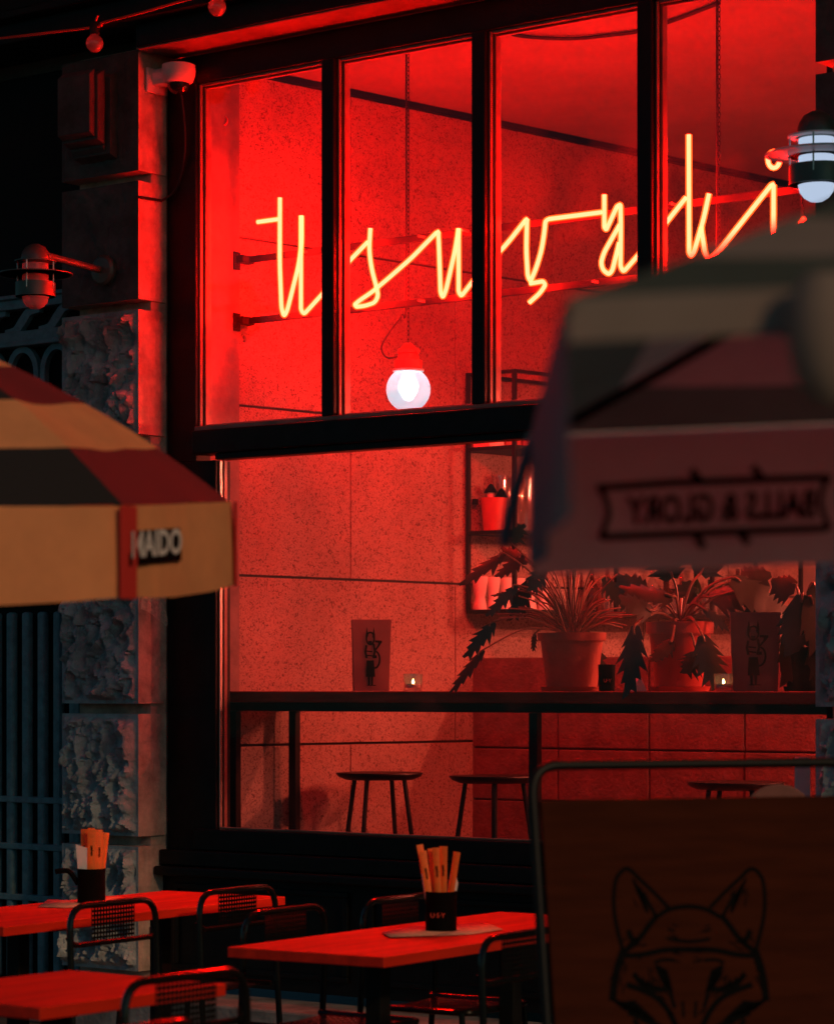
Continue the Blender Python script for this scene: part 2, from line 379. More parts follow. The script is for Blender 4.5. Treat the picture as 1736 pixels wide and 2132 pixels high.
def pier(x0, x1, label, seed):
    t = thing('stone_pier', ((x0+x1)/2, 9.45, 0), label, 'pier', 'rough stone piers beside the window')
    MB().box(x0+.02, x1-.015, 9.36, 9.60, 0, 4.59).build('core', M_stone_s, t)
    for k in range(len(JT)-1):
        z0, z1 = max(JT[k], 0)+.024, JT[k+1]-.024
        o = rough_block(x0, x1, z0, z1, .075 if k < 6 else .010, seed+k*3.3).build('stone_block', M_stone if k < 6 else M_stone_d, t, smooth=True, sharp=28)  # upper blocks get the darker tone in place of shade
        o.data.materials.append(M_stone_s)
        for p in o.data.polygons[60*72:]: p.material_index = 1; p.use_smooth = False
    return t
p1 = pier(-9.27, -8.77, 'rough stone pier left of the window, its side lit red', 3.1)
p2 = pier(-5.19, -4.69, 'rough grey stone pier at the right picture edge', 41.7)
# console on the left pier
for i, (y0, y1, x1) in enumerate(((9.10, 9.135, -8.93), (9.137, 9.185, -8.915), (9.187, 9.205, -8.93), (9.207, 9.259, -8.90))):
    m_ = MB(); zb = 4.06 + .05*(3-i)*.6
    m_.add([(-9.14,y0,zb+.02),(x1,y0,zb+.02),(x1,y1,zb),(-9.14,y1,zb),(-9.14,y0,4.44-.02*i*0),(x1,y0,4.44),(x1,y1,4.47),(-9.14,y1,4.47)],
           [(3,2,1,0),(4,5,6,7),(0,1,5,4),(1,2,6,5),(2,3,7,6),(3,0,4,7)])
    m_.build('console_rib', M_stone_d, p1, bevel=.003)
# pale rough patch on the pier's side
m_ = MB(); X = -8.7685
pts = [(292,1246),(300,1240),(318,1239),(332,1247),(342,1262),(347,1280),(352,1298),(346,1305),(338,1296),(326,1290),(318,1281),(304,1272),(293,1268)]
m_.poly([PX(x, y, X) for x, y in pts]); m_.build('pier_side_patch', M_patch, p1)
MB().lathe([(.001,0),(.030,0),(.030,.14),(.034,.14),(.034,.17),(.030,.17),(.030,.40),(.001,.40)], PX(297, 108, -8.86)).build('drain_pipe_stub', M_stone_s, p1, smooth=True)

# ------------------------------------------------------------------ shop window
wn = thing('shop_window', (-7, YW, .9), 'tall black timber shop window with four upper panes and one wide lower pane', 'window')
XL, XR = -8.767, -5.192
ZB, ZT0, ZT1, ZH = .92, 2.64, 2.80, 4.41
YF, YB = 9.455, 9.56
mulx = [atX(697, YW), atX(1010, YW), atX(1355, YW)]
UL = atX(421, YW); LL = atX(462, YW)
MB().box(XL, UL, YF, YB, ZT0, ZH+.13).build('jamb', M_black, wn, bevel=.004)
MB().box(XL, LL, YF, YB, .30, ZT0-.002).build('jamb', M_black, wn, bevel=.004)
MB().box(XR-.06, XR, YF, YB, .30, ZH+.13).build('jamb', M_black, wn, bevel=.004)
MB().box(UL+.001, XR-.061, YF+.003, YB, ZH, ZH+.13).build('head', M_black, wn, bevel=.004)
MB().box(UL+.001, XR-.061, YF-.03, YB, ZT0+.03, ZT1-.02).build('transom', M_black, wn, bevel=.006)
MB().box(UL+.001, XR-.061, YF-.012, YB-.02, ZT1-.019, ZT1).build('transom_bead', M_bead, wn, bevel=.003)
MB().box(LL+.001, XR-.061, YF-.005, YB-.02, ZT0, ZT0+.029).build('transom_bead', M_black, wn, bevel=.003)
for x in mulx:
    MB().box(x-.036, x+.036, YF-.008, YB, ZT1+.001, ZH-.001).build('mullion', M_black, wn, bevel=.005)
edges = [UL] + [v for x in mulx for v in (x-.036, x+.036)] + [XR-.06]
for k in range(4):
    a, b_ = edges[2*k], edges[2*k+1]
    MB().box(a+.002, b_-.002, YW-.003, YW+.003, ZT1+.002, ZH-.002).build('glass_pane', M_glass, wn)
    for (q0, q1, d0, d1) in ((0, .010, 9.475, 9.494), (.0, .016, 9.508, 9.528), (0, .009, 9.532, 9.556)):
        MB().box(a+.001+q0, a+q1, d0, d1, ZT1+.003, ZH-.003).build('glazing_bead', M_bead, wn, bevel=.002)
        MB().box(a+.018, b_-.018, d0, d1, ZH-.002-q1*1.2, ZH-.0025).build('glazing_bead', M_bead, wn, bevel=.002)
    MB().box(b_-.012, b_-.001, 9.508, 9.53, ZT1+.003, ZH-.003).build('glazing_bead', M_bead, wn, bevel=.002)
    MB().box(a+.018, b_-.014, 9.507, 9.53, ZT1+.001, ZT1+.014).build('glazing_bead', M_bead, wn, bevel=.002)
MB().box(LL+.002, XR-.062, YW-.004, YW+.004, ZB+.002, ZT0-.002).build('glass_pane', M_glass, wn)
MB().box(LL+.001, LL+.010, 9.475, 9.494, ZB+.003, ZT0-.003).build('glazing_bead', M_chrome, wn, bevel=.002)
MB().box(LL+.001, LL+.008, 9.508, 9.53, ZB+.003, ZT0-.003).build('glazing_bead', M_bead, wn, bevel=.002)
MB().box(LL+.012, XR-.062, 9.47, 9.494, ZB+.001, ZB+.010).build('glazing_bead', M_bead, wn, bevel=.002)
MB().box(LL-.12, XR-.062, YF-.02, YB+.08, ZB-.10, ZB).build('sill', M_black, wn, bevel=.006)
MB().box(XL, XR, YF-.06, YB, .745, ZB-.101).build('apron', M_black, wn, bevel=.008)
MB().box(XL, XR, YF-.10, YB, .70, .743).build('ledge_moulding', M_black, wn, bevel=.01)
MB().box(XL, XR, YF-.03, YB, .20, .698).build('stall_riser', M_black, wn)
for k in range(3):
    x0 = XL+.08+k*1.17
    m_ = MB(); 
    for (a, b_, c, d) in ((x0, x0+1.05, .64, .665), (x0, x0+1.05, .26, .285), (x0, x0+.025, .286, .639), (x0+1.025, x0+1.05, .286, .639)):
        m_.box(a, b_, YF-.048, YF-.031, c, d)
    m_.build('panel_moulding', M_black, wn, bevel=.004)
st = thing('stone_step', (-7, 9.3, 0), 'low worn stone step along the foot of the shop front', 'step')
for k in range(5):
    x0 = -9.3 + k*.93
    MB().box(x0, x0+.922, 9.05, 9.42, 0, .165).build('step_slab', M_kerb, st, bevel=.012)

# ------------------------------------------------------------------ ornamental iron gate on the left
gt = thing('iron_gate', (-9.9, 9.42, 0), 'ornamental teal-lit iron gate with arches and upright bars left of the pier', 'gate')
GX0, GX1, GY = -10.55, -9.275, 9.40
MB().box(GX0, GX1, GY+.05, GY+.09, 0, 4.59).build('back_panel', M_door, gt)
def gz(x, y): return PY(x, y, GY).z
for zc, h, d in ((gz(60, 632), .05, .03), (gz(60, 702), .06, .03), (gz(60, 716), .025, .045), (1.03, .03, .02), (.80, .03, .02), (.55, .03, .02), (gz(60,618), .02, .05)):
    MB().box(GX0, GX1, GY-d, GY+.048, zc-h/2, zc+h/2).build('rail', M_teal, gt, bevel=.004)
MB().box(GX1-.03, GX1-.002, GY-.02, GY+.048, .1, gz(60,720)).build('stile', M_teal, gt, bevel=.004)
for k in range(11):                                  # upright flutes
    x = GX1-.055-k*.108
    MB().box(x-.024, x+.024, GY-.015, GY+.03, .15, 1.95).build('upright_bar', M_teal, gt, bevel=.014)
zt = gz(60, 722)
for k in range(5):
    cx_ = GX1-.16-k*.235
    for rr, h0, wdt in ((.095, zt-.13, .032), (.052, zt-.36, .026)):
        pts = [Vector((cx_-rr, GY, 2.0))] + [Vector((cx_+rr*math.cos(math.pi-t*math.pi/12), GY, h0+rr*1.25*math.sin(t*math.pi/12))) for t in range(13)] + [Vector((cx_+rr, GY, 2.0))]
        m_ = MB(); m_.ribbon(pts, wdt, (0,-1,0)); o = m_.build('arch', M_teal, gt)
        sd = o.modifiers.new('s', 'SOLIDIFY'); sd.thickness = .03; sd.offset = 0
    z0 = gz(60, 668)
    pts = crv([(cx_-.12, GY, z0-.05), (cx_-.05, GY, z0-.045), (cx_, GY, z0+.0), (cx_+.05, GY, z0+.045), (cx_+.12, GY, z0+.05)], 5)
    m_ = MB(); m_.ribbon(pts, [.03+.02*math.sin(math.pi*i/(len(pts)-1)) for i in range(len(pts))], (0,-1,0)); o = m_.build('scroll', M_teal, gt)
    sd = o.modifiers.new('s', 'SOLIDIFY'); sd.thickness = .03; sd.offset = 0

# ================================================================== NEON SIGN
YN = 9.80
ng = thing('neon_sign', (-7.0, YN, 3.5), 'glowing orange handwritten neon sign usuyaki behind the upper panes', 'sign')
def Z2(x, y): return (406.9+x*.39064, y*.39064)
def Z3(x, y): return (1057.9+x*.39064, y*.39064)
def stroke(pts, dy=0, close=False): return [PY(x, y, YN+dy) for x, y in pts]
L = []
L.append([Z2(330,1182), Z2(438,1167)])
L.append([Z2(450,1052), Z2(449,1400), Z2(458,1640), Z2(472,1688), Z2(490,1650), Z2(548,1420), Z2(566,1300), Z2(566,1148)])
L.append([Z2(562,1148), Z2(562,1500), Z2(562,1650), Z2(578,1674), Z2(695,1545), Z2(805,1405), Z2(918,1288)])
L.append([Z2(932,1215), Z2(925,1330), Z2(938,1430), Z2(962,1520), Z2(974,1575), Z2(955,1612), Z2(900,1630), Z2(856,1634), Z2(848,1622), Z2(880,1596), Z2(940,1556), Z2(1030,1480), Z2(1150,1375), Z2(1282,1240), Z2(1297,1232)])
L.append([Z2(1294,1235), Z2(1298,1330), Z2(1306,1560), Z2(1318,1586), Z2(1336,1540), Z2(1382,1340), Z2(1402,1216)])
L.append([Z2(1402,1216), Z2(1402,1555), Z2(1416,1578), Z2(1490,1482), Z3(0,1290), Z3(92,1172), Z3(102,1165)])
L.append([Z3(100,1166), Z3(96,1330), Z3(104,1470), Z3(118,1500), Z3(150,1425), Z3(178,1330), Z3(192,1240), Z3(198,1178), Z3(214,1166), Z3(496,1130)])
L.append([Z3(116,1510), Z3(186,1498), Z3(198,1518), Z3(168,1562), Z3(112,1612)])
L.append([Z3(512,1036), Z3(512,1210), Z3(522,1224), Z3(580,1098), Z3(598,1088), Z3(600,1200), Z3(598,1420), Z3(614,1448), Z3(700,1350), Z3(765,1278), Z3(830,1200), Z3(948,1050)])
L.append([Z3(594,1196), Z3(552,1270), Z3(510,1345), Z3(494,1400), Z3(506,1440), Z3(538,1462), Z3(556,1436), Z3(592,1290)])
L.append([Z3(962,716), Z3(964,1345), Z3(974,1364), Z3(990,1340), Z3(1040,1170), Z3(1070,1030)])
L.append([Z3(1028,1210), Z3(1048,1345), Z3(1068,1385), Z3(1125,1332), Z3(1402,984), Z3(1415,980)])
L.append([Z3(1414,984), Z3(1413,1300), Z3(1440,1330), Z3(1580,1160)])
for i, pts in enumerate(L):
    P3 = stroke(pts, (i % 2)*.004)
    o = MB().tube(rounded(P3, .04, 5), .0088, 8).build('neon_tube', M_neon, ng, smooth=True)
    MB().tube(rounded(P3, .04, 5), .0145, 10).build('glass_sleeve', M_sleeve, o, smooth=True)
c_ = Z3(1415, 850); pts = [PY(c_[0]+12.2*math.cos(t*math.pi/8), c_[1]+17*math.sin(t*math.pi/8), YN) for t in range(16)]
o = MB().tube(pts, .0088, 8, closed=True).build('neon_tube', M_neon, ng, smooth=True)
MB().tube(pts, .0130, 10, closed=True).build('glass_sleeve', M_sleeve, o, smooth=True)
M_rail = mat('rail_metal', (.012, .008, .008), .6, spec=.15)
zr = (PY(676, 519.6, 9.86).z, PY(676, 650, 9.86).z)
for z in zr:
    MB().box(-8.61, -5.35, 9.86, 9.875, z-.016, z+.016).build('rail', M_rail, ng, bevel=.002)
    MB().box(-8.658, -8.652, 9.80, 9.844, z-.05, z+.035).build('wall_bracket', M_rail, ng)
    MB().box(-8.651, -8.612, 9.815, 9.90, z-.018, z+.018).build('bracket_arm', M_rail, ng)
    for x in (-8.25, -7.55, -7.3, -6.6, -6.2, -5.6):
        MB().tube([(x, 9.862, z), (x, 9.812, z)], .006, 6).build('tube_support', M_bulbglass, ng)
MB().tube(crv([PY(437,225,9.72), PY(455,233,9.74), PY(472,245,9.75), PY(470,258,9.74), PY(452,260,9.73), PY(438,254,9.72)], 5), .004, 6).build('loose_wire', M_redcap, ng, smooth=True)
MB().tube(crv([PY(1668,395,9.84), PY(1670,420,9.82), PY(1674,450,9.80)], 4), .004, 6).build('loose_wire', M_rubber, ng)

# ================================================================== PENDANT LAMPS
def chain_mb(z0, z1):
    mb = MB(); z = z0; k = 0
    while z < z1-.012:
        rx = Vector((1,0,0)) if k % 2 else Vector((0,1,0)); c = Vector((0,0,z+.012))
        mb.tube([c + rx*.006*math.cos(t*math.pi/4) + Vector((0,0,1))*.0135*math.sin(t*math.pi/4) for t in range(8)], .0018, 4, closed=True)
        z += .0205; k += 1
    return mb
def pendant(loc, label):
    t = thing('pendant_lamp', loc, label, 'lamp', 'globe pendant lamps inside'); ORG[t] = Vector((0,0,0))
    prof = []                                        # ribbed glass globe, centre at 0
    for i in range(61):
        a = -math.pi/2 + i*(math.pi*.80)/60; r = .103 + .0012*math.sin(i*2*math.pi/2.0*1.0)
        prof.append((max(.0005, r*math.cos(a)), r*math.sin(a)))
    MB().lathe(prof, n=40).build('glass_globe', M_globe, t, smooth=True, sharp=80)
    MB().lathe([(.0005,-.055),(.022,-.045),(.043,-.012),(.048,.015),(.040,.045),(.020,.075),(.02,.095)], n=20).build('bulb', M_bulb, t, smooth=True)
    MB().lathe([(.062,.082),(.074,.085),(.074,.094),(.062,.096)], n=32).build('neck_ring', M_white, t, smooth=True)
    hold = MB().lathe([(.060,.097),(.064,.10),(.064,.135),(.052,.138),(.050,.150),(.046,.165),(.052,.170),(.050,.182),(.030,.20),(.014,.215),(.001,.217)], n=24).build('lampholder', M_redcap, t, smooth=True)
    MB().tube([(.03,0,.176),(.058,0,.176)], .012, 8).build('cable_gland', M_redcap, hold)
    H = CEIL - loc[2]
    chain_mb(.212, H).build('chain', M_steel, t)
    lat = Vector((CT, ST, 0))
    MB().tube(crv([lat*-.045+Vector((0,0,.155)), lat*-.10+Vector((0,0,.15)), lat*-.125+Vector((0,0,.20)), lat*-.08+Vector((0,0,.28)), lat*-.03+Vector((0,0,.35)), lat*-.012+Vector((0,0,.45)), lat*-.010+Vector((0,0,H))], 6), .0045, 6).build('cable', M_rubber, t, smooth=True)
    MB().lathe([(.03,H-.03),(.04,H-.005),(.04,H-.001)], n=16).build('ceiling_hook', M_steel, t)
    return t
pl = PY(850, 811, 10.02)
pend = pendant(pl, 'lit ribbed-glass globe lamp with red holder hanging behind the second pane')
q = PY(1497, 760, 10.02)
copy_thing(pend, (q.x, q.y, pl.z), label='globe lamp on a chain behind the fourth pane, globe hidden by the grey parasol')
def add_fill_lamp(loc, label):  # unseen lamps added to light the lower wall and plants
    t = thing('fill_lamp', loc, label, 'lamp', 'unseen fill lamps added in the room'); ORG[t] = Vector((0,0,0))
    MB().lathe([(.20,0),(.202,.004),(.17,.07),(.11,.13),(.04,.16),(.03,.20),(.001,.20),(.001,.19),(.03,.152),(.10,.124),(.165,.066),(.197,.002),(.20,0)], n=32).build('shade', M_white, t, smooth=True)
    MB().lathe([(.0005,-.03),(.025,-.022),(.045,0),(.05,.03),(.04,.06),(.02,.09),(.02,.12)], n=20).build('bulb', M_bulb2, t, smooth=True)
    MB().tube([(0,0,.2),(0,0,CEIL-loc[2])], .005, 6).build('cable', M_rubber, t)
    return t
bl1 = add_fill_lamp((-5.55, 12.2, 2.85), 'unseen fill lamp added over the bar, beyond the right picture edge')
copy_thing(bl1, (-4.5, 10.9, 2.85), label='unseen fill lamp added near the window, right outside the picture')
copy_thing(bl1, (-4.3, 12.9, 2.85), label='unseen fill lamp added at the back of the room, right outside the picture')
# ceiling conduit
cd = MB().tube(crv([PZ(x, y, CEIL-.015) for x, y in ((1066,70),(1085,74),(1130,78),(1200,79),(1270,72),(1330,64),(1400,42),(1497,5))], 5), .009, 6).build('ceiling_cable', M_rubber, smooth=True)
tag(cd, 'black cable running loosely along the red ceiling', 'cable')

# ================================================================== WALL LANTERNS
def lantern(loc, label, lit):
    t = thing('wall_lantern', loc, label, 'lamp', 'wall lanterns on the piers'); ORG[t] = Vector((0,0,0))
    c = Vector((0, -.455, 0))                        # lamp axis; wall at y=0
    gm = M_lamplit if lit else M_lensoff
    MB().lathe([(.001,0),(.072,0),(.072,.018),(.06,.03),(.02,.036),(.001,.036)], (0,-.001,.12), n=28, axis=(0,-1,0)).build('wall_plate', M_lampm, t, smooth=True)
    MB().tube([(0,-.03,.12),(0,-.40,.145)], .016, 10).build('arm', M_lampm, t, smooth=True)
    MB().lathe([(.062,.098),(.066,.10),(.066,.125),(.060,.15),(.045,.172),(.02,.186),(.001,.188)], c, n=28).build('cap', M_lampm, t, smooth=True)
    MB().lathe([(.055,-.03),(.060,-.03),(.060,.097),(.055,.097)], c, n=28).build('glass_cylinder', gm, t, smooth=True)
    MB().lathe([(.088,-.032),(.092,-.032),(.092,.032),(.088,.032),(.088,-.032)], c+Vector((0,0,-.022)), n=32).build('collar', M_lampm, t, smooth=True)
    MB().lathe([(.0005,-.112),(.022,-.108),(.042,-.096),(.056,-.078),(.062,-.055),(.062,-.031)], c, n=28).build('glass_bowl', gm, t, smooth=True)
    if not lit: MB().lathe([(.160,.046),(.172,.046),(.172,.050),(.160,.050),(.160,.046)], c, n=40).build('visor_ring', M_lampm, t, smooth=True)
    else: MB().lathe([(.094,.040),(.16,.050),(.172,.046),(.172,.050),(.16,.0545),(.094,.0445),(.094,.040)], c, n=40).build('visor_ring', M_white if lit else M_lampm, t, smooth=True)
    MB().lathe([(.070,.100),(.096,.104),(.096,.109),(.070,.107),(.070,.100)], c, n=32).build('cage_ring', M_white if lit else M_lampm, t, smooth=True)
    for k in range(4):
        a = R(20+90*k); p = c + Vector((.090*math.cos(a), .090*math.sin(a), 0))
        MB().tube([p+Vector((0,0,-.02)), p+Vector((0,0,.105))], .0035, 6).build('cage_rod', M_chrome, t)
    return t
ZL = 3.42
lantern((-8.965, YP-.02, ZL), 'unlit metal wall lantern on the left stone pier, red from the neon', False)
lantern((-4.92, YP-.02, 3.48), 'lit metal wall lantern glowing pale blue at the right picture edge', True).scale = (1.12, 1.0, 1.12)

# ================================================================== SECURITY CAMERA, STRING LIGHT
sc_ = PX(372, 160, -8.62); t = thing('security_camera', sc_, 'white dome security camera on the side of the left pier', 'camera')
c = sc_
MB().lathe([(.001,.062),(.06,.062),(.078,.055),(.080,.03),(.076,.005),(.066,-.022),(.056,-.030),(.001,-.030)], c, n=32).build('housing', M_white, t, smooth=True)
MB().lathe([(.0005,-.082),(.02,-.079),(.038,-.068),(.049,-.05),(.052,-.031)], c, n=28).build('dome', M_dome, t, smooth=True)
MB().box(-8.7675, -8.60, c.y-.045, c.y+.045, c.z-.03, c.z+.052).build('wall_arm', M_white, t, bevel=.025)
MB().box(-8.768, -8.752, c.y-.07, c.y+.07, c.z-.06, c.z+.055).build('base_plate', M_white, t, bevel=.006)
MB().tube(crv([c+Vector((-.02,.03,-.04)), c+Vector((-.01,.05,-.2)), c+Vector((-.02,.06,-.35)), c+Vector((-.08,.07,-.5)), Vector((-8.765, c.y+.03, c.z-.56))], 6), .006, 6).build('cable', M_rubber, t, smooth=True)
t.scale = (1.0, 1.0, 1.0)
MB().tube([Vector((-8.763,c.y+.03,c.z-.555)), Vector((-8.763,9.27,c.z-.56)), Vector((-8.78,9.255,c.z-.56))], .007, 6).build('cable', M_rubber, t, smooth=True)
sg = thing('string_light', PY(200, 60, 9.0), 'festoon cable with round glass bulbs strung across the cornice', 'string light')
wire = [PY(x, y, 8.95) for x, y in ((-60,88),(0,79),(110,66),(205,54),(215,46),(300,24),(400,-4),(500,-20),(700,-80))]
MB().tube(crv(wire, 5), .006, 6).build('cable', M_redcap, sg, smooth=True)
for (x, y) in ((197, 90), (452, 14)):
    p = PY(x, y, 8.95)
    MB().lathe([(.0005,-.040),(.02,-.035),(.034,-.02),(.041,0),(.036,.02),(.022,.036),(.016,.042)], p, n=22).build('bulb', M_bulbglass, sg, smooth=True)
    MB().lathe([(.001,.043),(.022,.043),(.022,.085),(.014,.10),(.001,.10)], p, n=16).build('bulb_socket', M_rubber, sg, smooth=True)
    MB().tube([p+Vector((0,0,.09)), p+Vector((.02,0,.125))], .005, 6).build('drop_wire', M_redcap, sg)

# ================================================================== INTERIOR THINGS
CZ = 1.562
ct = thing('window_counter', (-6.9, 9.9, FL), 'long dark red wooden counter on black steel legs along the window', 'counter')
MB().box(-8.60, -4.9, 9.66, 10.16, CZ-.052, CZ).build('counter_top', M_counter, ct, bevel=.003)
for (a, b_, c, d) in ((-8.575,-4.92,9.672,9.712), (-8.575,-4.92,10.10,10.14), (-8.575,-8.535,9.714,10.098)):
    MB().box(a, b_, c, d, CZ-.093, CZ-.0525).build('frame_rail', M_steel, ct, bevel=.003)
for (x, y) in ((-8.552, 9.692), (-8.545, 10.12), (-6.815, 9.692), (-5.1, 9.692), (-5.1, 10.12)):
    MB().box(x-.022, x+.022, y-.019, y+.019, FL+.001, CZ-.0935).build('leg', M_steel, ct, bevel=.003)
# bar stools
def stool(loc, label):
    t = thing('bar_stool', loc, label, 'stool', 'black bar stools by the counter'); ORG[t] = Vector((0,0,0)); H = .585
    MB().lathe([(.001,H-.034),(.165,H-.034),(.200,H-.020),(.213,H-.006),(.211,H),(.19,H-.003),(.001,H-.007)], n=36).build('seat', M_counter if False else M_steel, t, smooth=True)
    for k in range(4):
        a = R(12+90*k); u = Vector((math.cos(a), math.sin(a), 0))
        MB().tube([u*.135+Vector((0,0,H-.03)), u*.215+Vector((0,0,.002))], .0115, 8).build('leg', M_steel, t, smooth=True)
    pts = [Vector((.185*math.cos(R(12+90*k)), .185*math.sin(R(12+90*k)), .2)) for k in range(4)]
    MB().tube(pts, .007, 6, closed=True).build('foot_ring', M_steel, t, smooth=True)
    return t
s1 = stool((-8.24, 10.40, FL), 'black round bar stool nearest the left end of the counter')
copy_thing(s1, (-7.52, 10.36, FL), R(25), 'black bar stool between the leftmost stool and the wooden menu board')
copy_thing(s1, (-6.17, 10.30, FL), R(50), 'black bar stool showing just above the wooden menu board')
# block bar
bb = thing('block_bar', (-6.5, 11.6, FL), 'low bar of painted concrete blocks behind the stools', 'bar')
bx0 = -8.46; YBAR = 11.45
MB().box(bx0+.02, -3.9, YBAR+.012, YBAR+.40, FL, 1.735).build('core', M_mortar, bb)
zrow = [FL+.003, .727, .997, 1.267, 1.537, 1.738]
for i in range(len(zrow)-1):
    x = bx0
    while x < -4.0:
        x1 = min(x+.55, -3.9)
        MB().box(x+.004, x1-.004, YBAR+random.uniform(-.003,.003), YBAR+.05, zrow[i]+.004, zrow[i+1]-.004).build('concrete_block', M_block, bb, bevel=.006)
        x = x1
# shelf unit along the side wall
def W3(s_, e, z): p = WS + WD*s_ + Vector((1,0,0))*e; return Vector((p.x, p.y, z))
sh = thing('wall_shelf', W3(1.6, .1, 1.99), 'black steel frame shelf unit fixed to the side wall', 'shelf')
zs = (1.985, 2.395, 2.83)
ZT = 3.21
for s_ in (1.56, 2.35, 3.15, 3.95):
    for e in (.02, .315):
        if s_ == 1.56 or True: MB().bar(W3(s_, e, zs[0]), W3(s_, e, ZT), .020, .020, Vector((1,0,0))).build('post', M_steel, sh)
    MB().bar(W3(s_, .03, ZT), W3(s_, .305, ZT), .018, .018).build('cross_rail', M_steel, sh)
for e in (.02, .315):
    MB().bar(W3(1.55, e, ZT+.001), W3(3.96, e, ZT+.001), .018, .018).build('top_rail', M_steel, sh)
for z in zs:
    m_ = MB(); m_.add([W3(1.55,.012,z-.02),W3(3.96,.012,z-.02),W3(3.96,.325,z-.02),W3(1.55,.325,z-.02),W3(1.55,.012,z),W3(3.96,.012,z),W3(3.96,.325,z),W3(1.55,.325,z)],
          [(3,2,1,0),(4,5,6,7),(0,1,5,4),(1,2,6,5),(2,3,7,6),(3,0,4,7)])
    m_.build('shelf_board', M_steel, sh, bevel=.002)
for z in zs[:2]:
    MB().bar(W3(1.60, .03, z+.14), W3(1.60, .03, z+.17), .03, .02, Vector((1,0,0))).build('wall_fixing', M_steel, sh)
cups = ['nearest', 'second', 'third', 'fourth', 'fifth', 'sixth']
prof = [(.001,0),(.036,0),(.038,.01),(.030,.045),(.026,.065),(.034,.10),(.040,.15),(.041,.172),(.037,.172),(.034,.12),(.022,.07),(.001,.06)]
v0 = None
for k in range(6):
    p = W3(1.60+.095*k, .06, zs[0]+.001)
    if v0 is None:
        v0 = MB().lathe(prof, (0,0,0), n=20).build('goblet', M_ceram, smooth=True); o = v0
    else:
        o = v0.copy(); S.collection.objects.link(o)
    o.location = p; tag(o, 'pale waisted goblet on the lowest shelf, %s from the left post' % cups[k], 'goblet', 'goblets on the wall shelf')
# drinking glasses further along
gp = [(.001,0),(.028,0),(.033,.11),(.031,.11),(.026,.006),(.001,.005)]
g0 = None
for k in range(18):
    p = W3(2.42+.083*k, .25 - .12*(k % 2), zs[0]+.001)
    if g0 is None:
        g0 = MB().lathe(gp, (0,0,0), n=14).build('drinking_glass', M_tumbler, smooth=True); o = g0
    else:
        o = g0.copy(); S.collection.objects.link(o)
    o.location = p; tag(o, 'clear drinking glass at the %s of the lowest shelf, %s along from the goblets' % (('front','back')[k % 2], ('first','second','third','fourth','fifth','sixth','seventh','eighth','ninth')[k//2]), 'glass', 'glasses on the wall shelf')
bcol = [('amber', (.35,.12,.03)), ('clear', (.8,.78,.75)), ('green', (.10,.22,.08)), ('pink', (.7,.3,.28))]
for nm, c_ in bcol: MATS['b_'+nm] = glassmat('bottle_'+nm, c_, .08, .03, fog=.25, fogcol=c_)
for k in range(12):
    nm = bcol[(k*3+k//4) % 4][0]; h = (.24, .28, .21)[k % 3]; p = W3(2.46+.125*k, .07, zs[0]+.001)
    o = MB().lathe([(.001,0),(.030,0),(.033,.01),(.033,h*.55),(.028,h*.64),(.012,h*.75),(.011,h),(.001,h)], (0,0,0), n=16).build('bottle', MATS['b_'+nm], smooth=True)
    o.location = p; tag(o, nm+' glass bottle on the lowest shelf, '+('first','second','third','fourth','fifth','sixth','seventh','eighth','ninth','tenth','eleventh','twelfth')[k]+' along from the left', 'bottle', 'bottles on the wall shelf')
# second shelf: pot with small mushroom figures, glass cylinders
p = W3(1.67, .09, zs[1]+.001)
pt = thing('red_storage_pot', p, 'red round pot on the middle shelf holding small dark mushroom figures', 'pot')
MB().lathe([(.001,0),(.055,0),(.068,.15),(.072,.175),(.066,.175),(.060,.15),(.001,.145)], p, n=24).build('pot', M_redpot, pt, smooth=True)
for k, (dx, dy, h) in enumerate(((-.02, .0, .06), (.035, .02, .035))):
    c = p + Vector((dx, dy, .146))
    MB().lathe([(.001,0),(.020,0),(.018,h),(.001,h)], c, n=14).build('figure_stem', M_ceram, pt, smooth=True)
    MB().lathe([(.001,h-.003),(.036,h-.003),(.030,h+.012),(.012,h+.038),(.001,h+.046)], c, n=16).build('figure_cap', M_ink, pt, smooth=True)
for k in range(3):
    p = W3(1.76+.10*k, .055, zs[1]+.001)
    o = MB().lathe([(.001,0),(.042,0),(.044,.30),(.041,.30),(.039,.008),(.001,.006)], (0,0,0), n=18).build('glass_jar', M_tumbler, smooth=True)
    o.location = p; tag(o, ('nearest', 'middle', 'farthest')[k]+' of three tall clear glass jars on the middle shelf', 'jar', 'tall jars on the middle shelf')
cols = (M_ceram, M_redpot, M_redpot, M_ceram, M_redpot)
for k in range(5):
    p = W3(1.63+.13*k, .09, zs[2]+.001); w_ = .055
    o = MB().box(-.06, .06, -w_, w_, 0, .055).build('small_box', cols[k], bevel=.003); o.location = p; o.rotation_euler = (0,0,-R(8))
    tag(o, ('pale','red','red','pale','red')[k]+' flat box on the top shelf, %s from the left' % cups[k].replace('nearest','first'), 'box', 'boxes on the top shelf')
p = W3(3.70, .2, zs[1]-.001)
pt = thing('shelf_planter', p, 'red shelf planter with a small succulent near the right pier', 'planter')
MB().box(p.x-.11, p.x+.11, p.y-.07, p.y+.07, p.z, p.z+.12).build('trough', M_redpot, pt, bevel=.006)
for k in range(14):
    a = random.uniform(0, 6.28); u = Vector((math.cos(a), math.sin(a), 0)); c = p+Vector((random.uniform(-.05,.05), 0, .115))
    MB().add([c-u.cross(Vector((0,0,1)))*.012, c+u.cross(Vector((0,0,1)))*.012, c+u*.06+Vector((0,0,.08))], [(0,1,2)]).build('leaf', M_leaf, pt)

